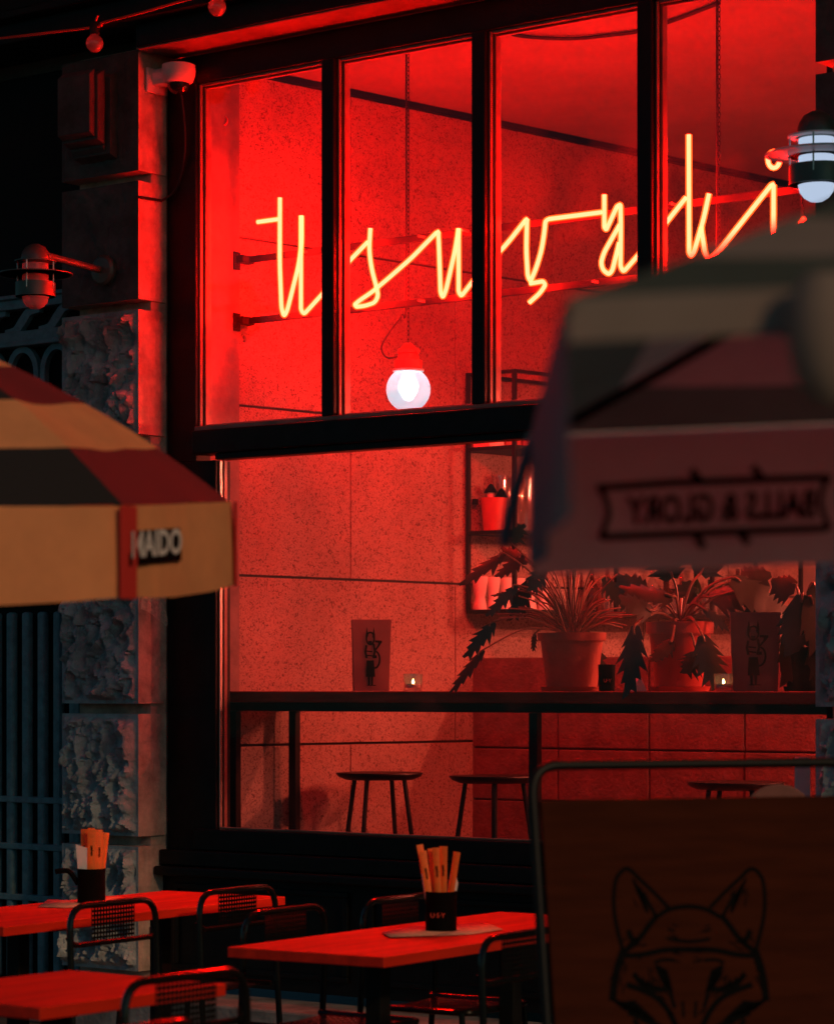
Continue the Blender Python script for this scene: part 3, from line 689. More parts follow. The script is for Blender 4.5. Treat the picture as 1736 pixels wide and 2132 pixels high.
# --- potted plants on the counter
def leaf_mesh(base, d, L_, W_, droop, jag, up=Vector((0,0,1))):
    """lobed leaf blade: midrib from base along d, drooping; returns MB"""
    d = Vector(d).normalized(); side = d.cross(up)
    if side.length < .05: side = Vector((1,0,0))
    side.normalize(); mb = MB(); n_ = 11; ctr = []; le = []; ri = []
    jl = [random.uniform(.62, 1.12) for _ in range(2*(n_+1))]
    for i in range(n_+1):
        t = i/n_; p = Vector(base) + d*L_*t + Vector((0,0,-1))*droop*L_*t*t
        env = math.sin(math.pi*min(1, t*.90+.10))**.7*(1-t*.30)
        ctr.append(p)
        for arr, sg, ph in ((le, 1, 0), (ri, -1, 1)):
            tip = ((i+ph) % 2 == 0) and 0 < i < n_
            w_ = W_*env*(jl[2*i+ph] if tip else 1-jag)
            arr.append(p + side*sg*w_/2 + d*L_*(.11 if tip else -.01)*jl[2*i+ph]*(t < .95) + Vector((0,0,-.22*w_*jl[2*i+ph])))
    vs = ctr + le + ri; k = n_+1; fs = []
    for i in range(n_):
        fs += [(i, i+1, k+i+1, k+i), (i+1, i, 2*k+i, 2*k+i+1)]
    mb.add(vs, fs); return mb
def leaf(parent, root, tip_base, d, L_, W_, droop, jag=.5, bow=.05, r=.004):
    root, tb = Vector(root), Vector(tip_base); mid = (root+tb)/2 + Vector((0,0,bow))
    o = leaf_mesh(tb, d, L_, W_*1.55, droop, jag, (-fw*.75 + UPV*.45 + lat*random.uniform(-.4,.4))).build('leaf', M_leaf, parent, smooth=True, sharp=80)
    MB().tube(crv([root, mid, tb, tb+Vector(d).normalized()*L_*.15], 5), [r]*16, 5).build('leaf_stalk', M_stalk, o, smooth=True)
def pot(t, c, r, h, m_, rim=.035):
    MB().lathe([(.001,0),(r*.74,0),(r*.92,h-rim),(r,h-rim),(r*1.02,h),(r*.9,h),(r*.86,h-.02),(.001,h-.025)], c+Vector((0,0,.012)), n=36).build('pot', m_, t, smooth=True)
    MB().lathe([(.001,0),(r*.86,0),(r*.92,.02),(r*.88,.02),(r*.84,.006),(.001,.006)], c, n=36).build('saucer', m_, t, smooth=True)
    MB().lathe([(.001,h-.012),(r*.86,h-.012)], c, n=24).build('soil', M_soil, t)
lat = Vector((CT, ST, 0)); fw = Vector((-ST, CT, 0)); UPV = Vector((0,0,1))
def LP(c, dx, dz, df=0): return c + lat*dx + UPV*dz + fw*df
c1 = PY(1190, 1434, 9.93); c1.z = CZ+.001; sc1 = 11.98/5666
t1 = thing('potted_plant', c1, 'large terracotta pot with a spray of thin stalks and lobed leaves on the counter', 'plant', 'potted plants on the counter')
pot(t1, c1, .150, .245, M_terra)
top = c1 + UPV*.25
def at1(x, y, f=0): return c1 + lat*((x-1190)*sc1) + UPV*((1436-y)*sc1) + fw*f
random.seed(11)
for k in range(46):                                   # thin radiating stalks
    a = R(random.uniform(8, 172)); ln = random.uniform(.20, .36); f = random.uniform(-.5, .5)
    e = top + lat*math.cos(a)*ln + UPV*math.sin(a)*ln*.95 + fw*f*ln
    mid = top + (e-top)*.55 + UPV*.03
    MB().tube(crv([top + lat*random.uniform(-.02,.02) + fw*random.uniform(-.02,.02) - UPV*.02, mid, e], 5), .0038, 5).build('stalk', M_stalk, t1, smooth=True)
LV1 = [((1050,1150),(968,1195),.075,.3), ((1005,1350),(945,1420),.06,.2), ((1030,1290),(975,1345),.07,.3), ((1105,1200),(1070,1265),.10,.3), ((1075,1215),(1020,1262),.06,.3), ((1090,1150),(1040,1185),.09,.2), ((1130,1175),(1105,1215),.09,.3),
       ((1060,1125),(1085,1090),.08,.1), ((1125,1140),(1150,1070),.09,.1), ((1100,1165),(1050,1130),.08,.3), ((1200,1290),(1260,1375),.10,.4),
       ((1195,1150),(1215,1050),.10,.1), ((1115,1315),(1112,1345),.03,.2), ((1260,1195),(1300,1240),.08,.4), ((1080,1225),(1030,1230),.03,.2)]
for (b0, tp, W_, dr) in LV1:
    f = random.uniform(-.12, .12); A, B = at1(*b0, f), at1(*tp, f*1.1)
    leaf(t1, top, A, B-A, (B-A).length*1.15, W_, dr*.5, .55, bow=.06)
c2 = PY(1415, 1434, 9.95); c2.z = CZ+.001; sc2 = 11.69/5666
t2 = thing('potted_plant', c2, 'tall red pot with big jagged dark leaves beside the larger paper bag', 'plant', 'potted plants on the counter')
pot(t2, c2, .143, .285, M_redpot, .05); top2 = c2+UPV*.29
def at2(x, y, f=0): return c2 + lat*((x-1415)*sc2) + UPV*((1436-y)*sc2) + fw*f
LV2 = [((1315,1300),(1300,1420),.11,.1,-.2), ((1350,1270),(1290,1235),.12,.3,-.15), ((1395,1240),(1300,1215),.10,.2,-.1), ((1440,1355),(1415,1390),.10,.2,-.2),
       ((1450,1320),(1475,1405),.12,.2,-.22), ((1460,1265),(1505,1295),.05,.4,-.1), ((1480,1240),(1560,1215),.16,.35,0), ((1520,1200),(1630,1250),.20,.45,-.05),
       ((1400,1200),(1380,1120),.14,.1,0), ((1460,1190),(1500,1110),.16,.1,.05), ((1390,1330),(1350,1365),.08,.2,-.2), ((1345,1225),(1290,1190),.12,.3,.0),
       ((1425,1245),(1440,1200),.12,.3,.1), ((1580,1225),(1560,1260),.10,.3,.0), ((1550,1200),(1600,1180),.16,.3,.05)]
for (b0, tp, W_, dr, f) in LV2:
    A, B = at2(*b0, f), at2(*tp, f*1.2)
    leaf(t2, top2, A, B-A, (B-A).length*1.15, W_, dr*.5, .5, bow=.05, r=.006)
c3 = PY(1670, 1434, 9.88); c3.z = CZ+.001; sc3 = 11.25/5666
t3 = thing('potted_plant', c3, 'black pot with drooping dark leaves next to the right stone pier', 'plant', 'potted plants on the counter')
pot(t3, c3, .085, .17, M_ink); top3 = c3+UPV*.17
def at3(x, y, f=0): return c3 + lat*((x-1670)*sc3) + UPV*((1436-y)*sc3) + fw*f
for (b0, tp, W_, dr, f) in (((1665,1235),(1640,1340),.13,.1,-.1), ((1680,1240),(1705,1340),.13,.2,-.1), ((1650,1290),(1632,1400),.10,.1,-.05), ((1690,1210),(1730,1250),.14,.4,0), ((1660,1215),(1615,1200),.12,.3,.05), ((1690,1330),(1700,1400),.1,.1,-.1)):
    A, B = at3(*b0, f), at3(*tp, f*1.2); leaf(t3, top3, A, B-A, (B-A).length*1.15, W_, dr*.5, .3, bow=.08, r=.006)

# --- paper bags with printed musician, on the counter
def bag(px0, px1, ytop, Y, label, ang):
    cxp = (px0+px1)/2; c = PY(cxp, 1434, Y); c.z = CZ+.001; Zc = Y/(CT+(cxp-CX)/F*ST); k = Zc/F
    W_, H = (px1-px0)*k, (1434-ytop)*k; dpt = W_*.42
    t = thing('paper_bag', c, label, 'paper bag', 'paper bags on the counter')
    ux = (lat*math.cos(ang) + fw*math.sin(ang)); uy = Vector((-ux.y, ux.x, 0)); b0 = .88
    def P(u, v, d): s_ = b0+(1-b0)*v; return c + ux*u*W_/2*s_ + uy*(d*dpt*(1-.55*v*(d > .5))) + UPV*H*v
    mb = MB(); nr = 8
    for d in (0, 1):
        for j in range(nr+1):
            for i in range(5):
                u = -1+i*.5; wob = .006*noise.noise(Vector((u*2, j*.7, d*5+cxp)))
                mb.v.append(P(u, j/nr, d) + uy*wob)
    W = 5
    for d in (0, 1):
        o_ = d*(nr+1)*W
        for j in range(nr):
            for i in range(4): mb.f.append((o_+j*W+i, o_+j*W+i+1, o_+(j+1)*W+i+1, o_+(j+1)*W+i))
    o2 = (nr+1)*W
    for j in range(nr):
        mb.f.append((j*W, (j+1)*W, o2+(j+1)*W, o2+j*W)); mb.f.append((j*W+4, o2+j*W+4, o2+(j+1)*W+4, (j+1)*W+4))
    mb.f.append((0, 4, o2+4, o2))
    mb.build('bag_body', M_kraft, t, smooth=True, sharp=30)
    n_ = -uy
    def Q(u, v): return P(u, v, 0) + n_*.008
    pr = MB()
    pr.poly([Q(-.30,.43), Q(.10,.43), Q(.18,.20), Q(-.34,.20)])                       # skirt
    pr.poly([Q(-.24,.20), Q(-.12,.20), Q(-.13,.08), Q(-.22,.08)]); pr.poly([Q(-.05,.20), Q(.07,.20), Q(.05,.08), Q(-.03,.08)])
    pr.poly([Q(-.28,.085), Q(.22,.085), Q(.22,.075), Q(-.28,.075)])
    for (u0, u1) in ((-.34, -.20), (.02, .16)): pr.poly([Q(u0,.76), Q((u0+u1)/2,.90), Q(u1,.78), Q((u0+u1)/2,.72)])
    hd = [Q(-.09+.21*math.cos(a*math.pi/8), .735+.085*math.sin(a*math.pi/8)) for a in range(17)]
    pr.ribbon(hd, .008, n_)
    pr.poly([Q(-.20,.70), Q(.0,.70), Q(-.04,.645), Q(-.16,.645)])
    pr.ribbon([Q(-.30,.64), Q(-.36,.55), Q(-.30,.46)], .010, n_); pr.ribbon([Q(.08,.66), Q(.15,.56), Q(.08,.46)], .010, n_)
    pr.ribbon([Q(-.30,.56), Q(.02,.55)], .006, n_); pr.ribbon([Q(-.28,.50), Q(.04,.49)], .006, n_)
    hn = [Q(.14+.28*math.sin(a*math.pi/10), .44-.12*math.cos(a*math.pi/10)) for a in range(11)]
    pr.ribbon(hn + [Q(.34,.63), Q(.40,.69)], [.008]*13, n_); pr.ribbon([Q(.16,.695), Q(.52,.69)], .010, n_)
    pr.poly([Q(.30,.69), Q(.54,.69), Q(.40,.63)])
    pr.poly([Q(.14,.50), Q(.26,.50), Q(.26,.46), Q(.14,.46)])
    pr.build('printed_musician', M_ink, t)
    return t
bag(733, 815, 1285, 9.78, 'smaller dark paper bag printed with an animal-headed musician, left on the counter', R(8))
bag(1520, 1625, 1269, 9.80, 'larger reddish paper bag printed with an animal-headed musician, right on the counter', R(-4))
def tealight(px, Y, w_px, label):
    c = PY(px, 1434, Y); c.z = CZ+.001; k = Y/(CT+(px-CX)/F*ST)/F; r = w_px*k/2; h = r*1.75
    t = thing('tealight_holder', c, label, 'candle', 'tealights on the counter')
    MB().lathe([(.001,0),(r*.86,0),(r,h),(r*.93,h),(r*.82,h*.2),(.001,h*.18)], c, n=24).build('glass', M_tumbler, t, smooth=True)
    MB().lathe([(.001,h*.2),(r*.7,h*.2),(r*.7,h*.42),(.001,h*.42)], c, n=18).build('wax', M_paper, t, smooth=True)
    MB().lathe([(.0005,h*.42),(.005,h*.47),(.006,h*.52),(.0005,h*.72)], c, n=10).build('flame', M_flame, t, smooth=True)
tealight(860, 9.80, 41, 'lit tealight in a clear glass beside the smaller paper bag')
tealight(1506, 9.74, 42, 'lit tealight in a clear glass in front of the larger paper bag')
c = PY(1263, 1434, 9.83); c.z = CZ+.001
t = thing('black_tumbler', c, 'small black printed cup beside the terracotta pot', 'cup')
MB().lathe([(.001,0),(.034,0),(.038,.115),(.035,.115),(.031,.01),(.001,.008)], c, n=22).build('cup_body', M_ink, t, smooth=True)
mb = MB(); put_text(mb, 'U·Y', .022, c + fw*-.0405 + UPV*.045, lat, UPV); mb.build('printed_mark', M_redcap, t)
o = MB().add([LP(Vector((0,0,0)),-.04,0), LP(Vector((0,0,0)),.04,0,.01), LP(Vector((0,0,0)),.012,.062,.0), LP(Vector((0,0,0)),-.01,.06,.03), LP(Vector((0,0,0)),0,0,.05)], [(0,1,2),(0,2,3),(1,4,2),(2,4,3),(0,3,4)]).build('folded_napkin', M_paper)
c = PY(1328, 1434, 9.85); o.location = (c.x, c.y, CZ+.001); tag(o, 'folded white napkin standing between the two big plant pots', 'napkin')
# notice on the pier and pale round lamp behind the board
c = PY(1686, 1622, 9.62); o = MB().box(-.035, .035, -.002, .002, -.09, .09).build('paper_notice', M_paper); o.location = (c.x, 9.56, c.z)
tag(o, 'small pale paper notice inside the window by the right pier', 'notice')
c = PD(1620, 1640, 8.6); t = thing('round_tray', (c.x, c.y, 0), 'pale round tray on a stand showing above the wooden menu board', 'tray')
MB().lathe([(.001,-.006),(.115,-.006),(.12,0),(.115,.006),(.001,.006)], PD(1620, 1712, 8.6), n=36, axis=-fw).build('tray', M_kraft, t, smooth=True)
MB().tube([PD(1620,1712,8.62), Vector((PD(1620,1712,8.62).x, PD(1620,1712,8.62).y, .01))], .012, 8).build('stand', M_steel, t)
MB().lathe([(.001,0),(.13,0),(.13,.015),(.001,.02)], (PD(1620,1712,8.62).x, PD(1620,1712,8.62).y, .001), n=24).build('foot', M_steel, t, smooth=True)

# ================================================================== TERRACE TABLES
def table(cx_, cy_, wx, wy, rz, label):
    t = thing('terrace_table', (cx_, cy_, 0), label, 'table', 'terrace tables', rz); ORG[t] = Vector((0,0,0))
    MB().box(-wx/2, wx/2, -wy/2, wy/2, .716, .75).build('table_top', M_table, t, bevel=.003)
    ys = (-wy/4, wy/4) if wy > 1 else (0,)
    for y in ys:
        MB().box(-.03, .03, y-.03, y+.03, .03, .70).build('column', M_steel, t, bevel=.004)
        MB().box(-.20, .20, y-.035, y+.035, .70, .7155).build('top_bracket', M_steel, t)
        MB().box(-.20, .20, y-.20, y+.20, .004, .022).build('base_plate', M_steel, t, bevel=.006)
    return t
A4 = R(4.3)
def along(c, dx, dy): return (c[0]+dx*math.cos(A4)-dy*math.sin(A4), c[1]+dx*math.sin(A4)+dy*math.cos(A4))
T1 = along((-6.86, 6.57), -.30, .825); T2 = along((-5.165, 6.54), -.30, .825)
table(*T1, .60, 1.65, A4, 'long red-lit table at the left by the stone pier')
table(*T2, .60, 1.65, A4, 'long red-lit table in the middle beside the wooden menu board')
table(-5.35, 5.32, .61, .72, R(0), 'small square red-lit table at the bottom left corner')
# chairs
def perforated(wd, hg, nx, ny, hole=.5):
    mb = MB(); dx, dz = wd/nx, hg/ny
    for j in range(ny):
        for i in range(nx):
            x0, z0 = -wd/2+i*dx, j*dz; a, c = (1-hole)/2, (1+hole)/2
            o = [(x0,z0),(x0+dx,z0),(x0+dx,z0+dz),(x0,z0+dz)]; q = [(x0+dx*a,z0+dz*a),(x0+dx*c,z0+dz*a),(x0+dx*c,z0+dz*c),(x0+dx*a,z0+dz*c)]
            vs = [Vector((0, x, z)) for x, z in o+q]
            mb.add(vs, [(0,1,5,4),(1,2,6,5),(2,3,7,6),(3,0,4,7)])
    return mb
def chair(loc, rz, label):
    """local: back plane at x=0, sitter faces +x, width along y"""
    t = thing('bistro_chair', loc, label, 'chair', 'black perforated metal chairs', rz); ORG[t] = Vector((0,0,0))
    hw, zt, zb = .235, .82, .685
    pts = [(-.045,-hw,.003),(-.012,-hw,.45),(.0,-hw,zt),(.0,hw,zt),(-.012,hw,.45),(-.045,hw,.003)]
    MB().tube(rounded(pts, .085, 6), .0115, 8).build('back_frame', M_gloss, t, smooth=True)
    MB().tube(rounded([(.012,-hw+.004,zb+.03),(-.002,-hw+.02,zb),(-.002,hw-.02,zb),(.012,hw-.004,zb+.03)], .04, 4), .010, 8).build('back_rail', M_gloss, t, smooth=True)
    m_ = perforated(.235, zt-zb-.012, 15, 8); m_.v = [Vector((v.x-.004+.9*v.y*v.y*.25, v.y, v.z+zb+.004)) for v in m_.v]
    o = m_.build('perforated_back', M_gloss, t); sd = o.modifiers.new('s', 'SOLIDIFY'); sd.thickness = .0015
    m_ = perforated(.38, .38, 14, 14); m_.v = [Vector((v.z+.03, v.y, .455-.012*math.cos(v.y*6))) for v in m_.v]
    o = m_.build('perforated_seat', M_gloss, t); sd = o.modifiers.new('s', 'SOLIDIFY'); sd.thickness = .0015
    MB().tube(rounded([(-.005,-.205,.45),(.42,-.205,.45),(.42,.205,.45),(-.005,.205,.45)], .06, 5), .011, 8).build('seat_frame', M_gloss, t, smooth=True)
    for s_ in (-1, 1):
        MB().tube([(.39, s_*.205, .45), (.43, s_*.215, .003)], .011, 8).build('front_leg', M_gloss, t, smooth=True)
        MB().tube([(-.03, s_*hw, .20), (.415, s_*.212, .20)], .007, 6).build('side_stretcher', M_gloss, t, smooth=True)
    return t
ch = chair((-6.685, 6.93, 0), math.pi+A4, 'black perforated chair on the near side of the long left table')
for x, y, rz, lb in ((-6.755, 7.67, math.pi+A4, 'black perforated chair at the far end of the long left table, by the window'),
                     (-6.00, 7.06, A4, 'black perforated chair at the left side of the middle table, nearer one'),
                     (-6.02, 7.72, A4, 'black perforated chair behind the middle table, under the stools'),
                     (-4.84, 6.81, math.pi+A4, 'black perforated chair between the middle table and the wooden menu board'),
                     (-4.82, 5.27, math.pi, 'black perforated chair at the near side of the small square table'),
                     (-5.90, 5.22, 0, 'black perforated chair cut off by the left picture edge'),
                     (-4.16, 4.36, math.pi, 'black chair whose top only just shows at the bottom picture edge')):
    copy_thing(ch, (x, y, 0), rz, lb)
# cups with chopsticks and napkins
def cup(c, r, h, label, handle=False, mark=False):
    t = thing('cutlery_cup', c, label, 'cup', 'black cups holding chopsticks')
    MB().lathe([(.001,0),(r*.98,0),(r,.005),(r,h-.02),(r*1.01,h-.019),(r,h),(r*.94,h),(r*.93,.01),(.001,.008)], c, n=36).build('cup_body', M_gloss if False else M_ink, t, smooth=True)
    if handle:
        MB().tube(crv([c-lat*r*.95+UPV*h*.55, c-lat*(r+.03)+UPV*h*.9, c-lat*(r+.062)+UPV*h*.93, c-lat*(r+.085)+UPV*h*.9], 5), .010, 8).build('handle', M_ink, t, smooth=True)
    if mark:
        m_ = MB(); put_text(m_, 'U·S·Y', .022, c + (-fw*1.0)*(r+.0015) - lat*.012 + UPV*h*.42, lat, UPV); m_.build('printed_mark', M_redcap, t)
cA = Vector((-7.33, 7.48, .751)); cB = Vector((-5.55, 7.34, .7525))
cup(cA, .053, .135, 'black cup with side handle on the left table, holding orange packets', True)
cup(cB, .053, .135, 'black cup with a red mark on the middle table, holding orange packets', False, True)
def packet(c, dx0, dx1, df, H, label, col=M_orange, wd=.021, tw=0, txt=True):
    """flat paper sleeve standing in a cup, from near the bottom to above the rim"""
    wd *= 1.22; a = c + lat*dx0 + fw*df + UPV*.015; b_ = c + lat*dx1 + fw*df*1.3 + UPV*H
    d = (b_-a).normalized(); sx = (lat*math.cos(tw) + fw*math.sin(tw)); sx = (sx - d*sx.dot(d)).normalized(); nn = d.cross(sx)
    t = thing('chopstick_packet', a, label, 'chopsticks', 'orange chopstick packets'); mb = MB()
    nr = 6; L_ = (b_-a).length
    for s_ in (-1, 1):
        for j in range(nr+1):
            for i in range(4):
                u = -1+i*2/3; bul = .0035*(1-u*u)*(1 if j < nr else .2)
                mb.v.append(a + d*L_*j/nr + sx*u*wd/2*(1+.08*(j == nr)) + nn*s_*(bul+.0006))
    for s_ in (0, 1):
        o_ = s_*(nr+1)*4
        for j in range(nr):
            for i in range(3): mb.f.append((o_+j*4+i, o_+j*4+i+1, o_+(j+1)*4+i+1, o_+(j+1)*4+i))
    o2 = (nr+1)*4
    for j in range(nr): mb.f += [(j*4, (j+1)*4, o2+(j+1)*4, o2+j*4), (j*4+3, o2+j*4+3, o2+(j+1)*4+3, (j+1)*4+3)]
    mb.build('paper_sleeve', col, t, smooth=True, sharp=60)
    if txt:
        tx = MB(); f_ = -1 if nn.dot(fw) > 0 else 1
        put_text(tx, 'usuyaki', .013, a + d*L_*.70 + nn*f_*.0052, d, -sx if f_ < 0 else sx, .0004); tx.build('lettering', M_ink, t)
ordn = ['leftmost', 'second from the left', 'third from the left', 'fourth from the left', 'fifth from the left', 'rightmost']
for k, (d0, d1, f, H, w_) in enumerate(((-.030,-.026,.00,.285,.024), (-.012,-.004,.02,.288,.022), (.000,.006,-.025,.286,.026), (.012,.026,.01,.282,.024), (.02,.034,-.01,.276,.022), (.03,.058,.0,.272,.018))):
    packet(cA, d0, d1, f, H, 'orange chopstick packet in the left cup, '+ordn[k], wd=w_, tw=.2*(k-2), txt=k in (0,2,3,4))
for k, (d0, d1, f, H, w_) in enumerate(((-.030,-.072,.012,.292,.018), (-.026,-.062,-.008,.272,.020), (-.012,-.034,.0,.280,.018), (-.004,-.018,-.02,.284,.018), (.006,.008,-.012,.288,.022), (.016,.054,.0,.268,.020))):
    packet(cB, d0, d1, f, H, 'orange chopstick packet in the middle cup, '+ordn[k], wd=w_, tw=.15*(2-k), txt=k in (1,3,4))
def nap(pts, name, label, m_=M_paper):
    o = MB().add(pts, [tuple(range(len(pts)))]).build(name, m_); sd = o.modifiers.new('s', 'SOLIDIFY'); sd.thickness = .002; return tag(o, label, 'napkin')
def cap(c, x, z, f=0): return c + lat*x + UPV*z + fw*f
nap([cap(cA,-.044,.06,-.02), cap(cA,-.010,.06,-.03), cap(cA,.004,.19,-.028), cap(cA,-.004,.212,-.03), cap(cA,-.058,.228,-.018)], 'paper_napkin', 'folded white napkin standing in the left cup')
nap([cap(cB,-.045,.06,.0), cap(cB,-.030,.06,.0), cap(cB,-.045,.18,.0), cap(cB,-.068,.195,.01)], 'paper_napkin', 'white napkin strip at the left of the middle cup')
nap([cap(cB,.01,.06,.02), cap(cB,.042,.06,.02), cap(cB,.058,.16,.02), cap(cB,.052,.185,.02), cap(cB,.03,.19,.02)], 'paper_napkin', 'rounded white napkin at the right of the middle cup')
def sheet(pts, z, label):
    P_ = [PZ(x, y, z) for x, y in pts]; mb = MB(); c = sum(P_, Vector())/len(P_); c.z += .004
    vs = [Vector((p.x, p.y, p.z + random.uniform(0, .006))) for p in P_] + [c]
    mb.add(vs, [(i, (i+1) % len(P_), len(P_)) for i in range(len(P_))])
    o = mb.build('paper_menu', M_menu, smooth=True); sd = o.modifiers.new('s', 'SOLIDIFY'); sd.thickness = .0012; return tag(o, label, 'menu')
sheet([(795,1944),(818,1938),(905,1925),(955,1938),(900,1950),(812,1955)], .752, 'thin paper menu under the middle cup, its left half')
sheet([(905,1950),(930,1932),(1006,1919),(1047,1938),(985,1946)], .752, 'paper menu under the middle cup, reaching right')
sheet([(80,1890),(100,1876),(160,1878),(215,1868),(255,1868),(200,1888),(140,1891)], .752, 'paper menu lying under the left cup')

# ================================================================== MENU BOARD
bd = PD(1112, 1668, 6.5); bd0 = Vector((bd.x, bd.y, 0))
bu = (lat*.93 + fw*.36).normalized(); bn = (lat*.36 - fw*.93).normalized()     # along the board, out of its face
lean = R(9); bz = (UPV*math.cos(lean) - bn*math.sin(lean)); bnn = (bn*math.cos(lean) + UPV*math.sin(lean))
sb = thing('menu_board', bd0, 'dark wooden menu board with a fox head in a black tube frame', 'sign')
zt_ = bd.z; Lb = zt_/math.cos(lean); WB = .86
def BP(x, zdown, out=0): return bd + bu*x - bz*zdown + bnn*out
def on_board(px, py, out=.0085):
    r = PD(px, py, 1.0) - Vector((0,0,EYE)); o_ = bd + bnn*out; k = (o_ - Vector((0,0,EYE))).dot(bnn)/r.dot(bnn)
    return Vector((0,0,EYE)) + r*k
mb = MB(); mb.obox(BP(WB/2+.010, (Lb-.12)/2), bu, bnn, bz, WB/2-.004, .0075, (Lb-.12)/2); mb.build('wood_panel', M_wood, sb, bevel=.002)
hp = .085
pts = [BP(-.004, Lb-.005), BP(-.004, -hp), BP(WB+.02, -hp), BP(WB+.02, Lb-.005)]
MB().tube(rounded(pts, .075, 8), .0125, 12).build('front_frame', M_steel, sb, smooth=True)
back = [p - bn*(.03 + .55*((zt_+.09 - p.z)/(zt_+.09))) for p in (BP(.0,-.03), BP(WB+.02,-.03))]
back = [BP(.30,-.0,-.02), BP(WB-.25,-.0,-.02)]
for p in back:
    q_ = p - bn*.42; q_.z = .01; MB().tube([p, q_], .0115, 10).build('back_leg', M_gloss, sb, smooth=True)
MB().tube([BP(0, Lb-.16), BP(WB+.02, Lb-.16)], .010, 8).build('foot_rail', M_gloss, sb, smooth=True)
def FX(x, y): return on_board((1480+x/3.945)/1.1797, (2110+y/3.945)/1.1797)
fx = MB(); px1 = 6.5/5666/1.1797/3.945                       # one zoom pixel on the board
def rb(pts, w0): fx.ribbon(crv([FX(*p) for p in pts], 4), w0*px1*.98, bnn)
for s_ in (0, 1):
    mi = (lambda x: x) if not s_ else (lambda x: 1680-x)
    rb([(mi(200),900),(mi(135),650),(mi(108),430),(mi(128),210),(mi(200),108),(mi(265),106),(mi(340),180),(mi(480),310),(mi(640),475)], 42)
    for k in range(7): rb([(mi(290+k*14),190+k*22),(mi(345+k*14),330+k*26),(mi(392+k*6),430+k*16)], 26)
    rb([(mi(400),330),(mi(440),420),(mi(520),560)], 40)
    rb([(mi(520),560),(mi(440),660),(mi(350),780),(mi(210),900)], 60); rb([(mi(250),690),(mi(280),770),(mi(340),800)], 60)
    rb([(mi(200),890),(mi(150),1040),(mi(115),1200),(mi(95),1380)], 80); rb([(mi(210),940),(mi(380),930),(mi(600),885),(mi(850),880)], 56)
    rb([(mi(630),680),(mi(700),705)], 26); rb([(mi(640),775),(mi(740),795),(mi(850),805)], 36)
    for k in range(6): rb([(mi(95+k*22),1360+k*18),(mi(180+k*30),1400+k*18),(mi(330+k*34),1390+k*34)], 40)
    rb([(mi(500),1010),(mi(580),980),(mi(700),985)], 34); 
    for k in range(5): rb([(mi(520+k*22),1030+k*12),(mi(560+k*20),1130+k*14),(mi(610+k*12),1230+k*14)], 44)
    rb([(mi(300),1110),(mi(380),1210),(mi(520),1270),(mi(660),1250)], 60)
    for k in range(3): rb([(mi(320+k*60),1120+k*30),(mi(360+k*60),1190+k*20),(mi(430+k*60),1230+k*10)], 28)
    rb([(mi(230),1220),(mi(400),1280),(mi(540),1360),(mi(640),1480),(mi(720),1640)], 62)
    rb([(mi(660),1250),(mi(670),1350),(mi(700),1450)], 40); rb([(mi(775),1380),(mi(780),1460),(mi(785),1540)], 30)
    rb([(mi(250),1480),(mi(420),1560),(mi(620),1680),(mi(760),1860)], 70); rb([(mi(760),1700),(mi(800),1760),(mi(840),1780)], 60)
    rb([(mi(300),1560),(mi(460),1760),(mi(680),1960),(mi(840),2040)], 50)
rb([(515,570),(650,490),(830,462),(1000,490),(1150,570)], 48)
random.seed(5)
for k in range(110):                                   # loose fur strokes
    s_ = k % 2; mi = (lambda x: x) if not s_ else (lambda x: 1680-x)
    x, y, a_ = random.choice(((150,1150,1.9),(180,1000,1.8),(260,1420,.5),(420,1560,.6),(330,330,1.2),(300,760,2.2),(480,1120,1.2),(560,1330,.7),(620,700,.2),(700,930,.1),(420,860,2.6),(640,1520,1.1)))
    x += random.uniform(-55,55); y += random.uniform(-70,70); a_ += random.uniform(-.35,.35); ln = random.uniform(50,120)
    p_ = [FX(mi(x+math.cos(a_)*ln*t), y+math.sin(a_)*ln*t) for t in (0,.33,.66,1)]
    fx.ribbon(p_, [2*px1, 17*px1, 13*px1, 1*px1], bnn)
fx.build('fox_emblem', M_ink, sb)

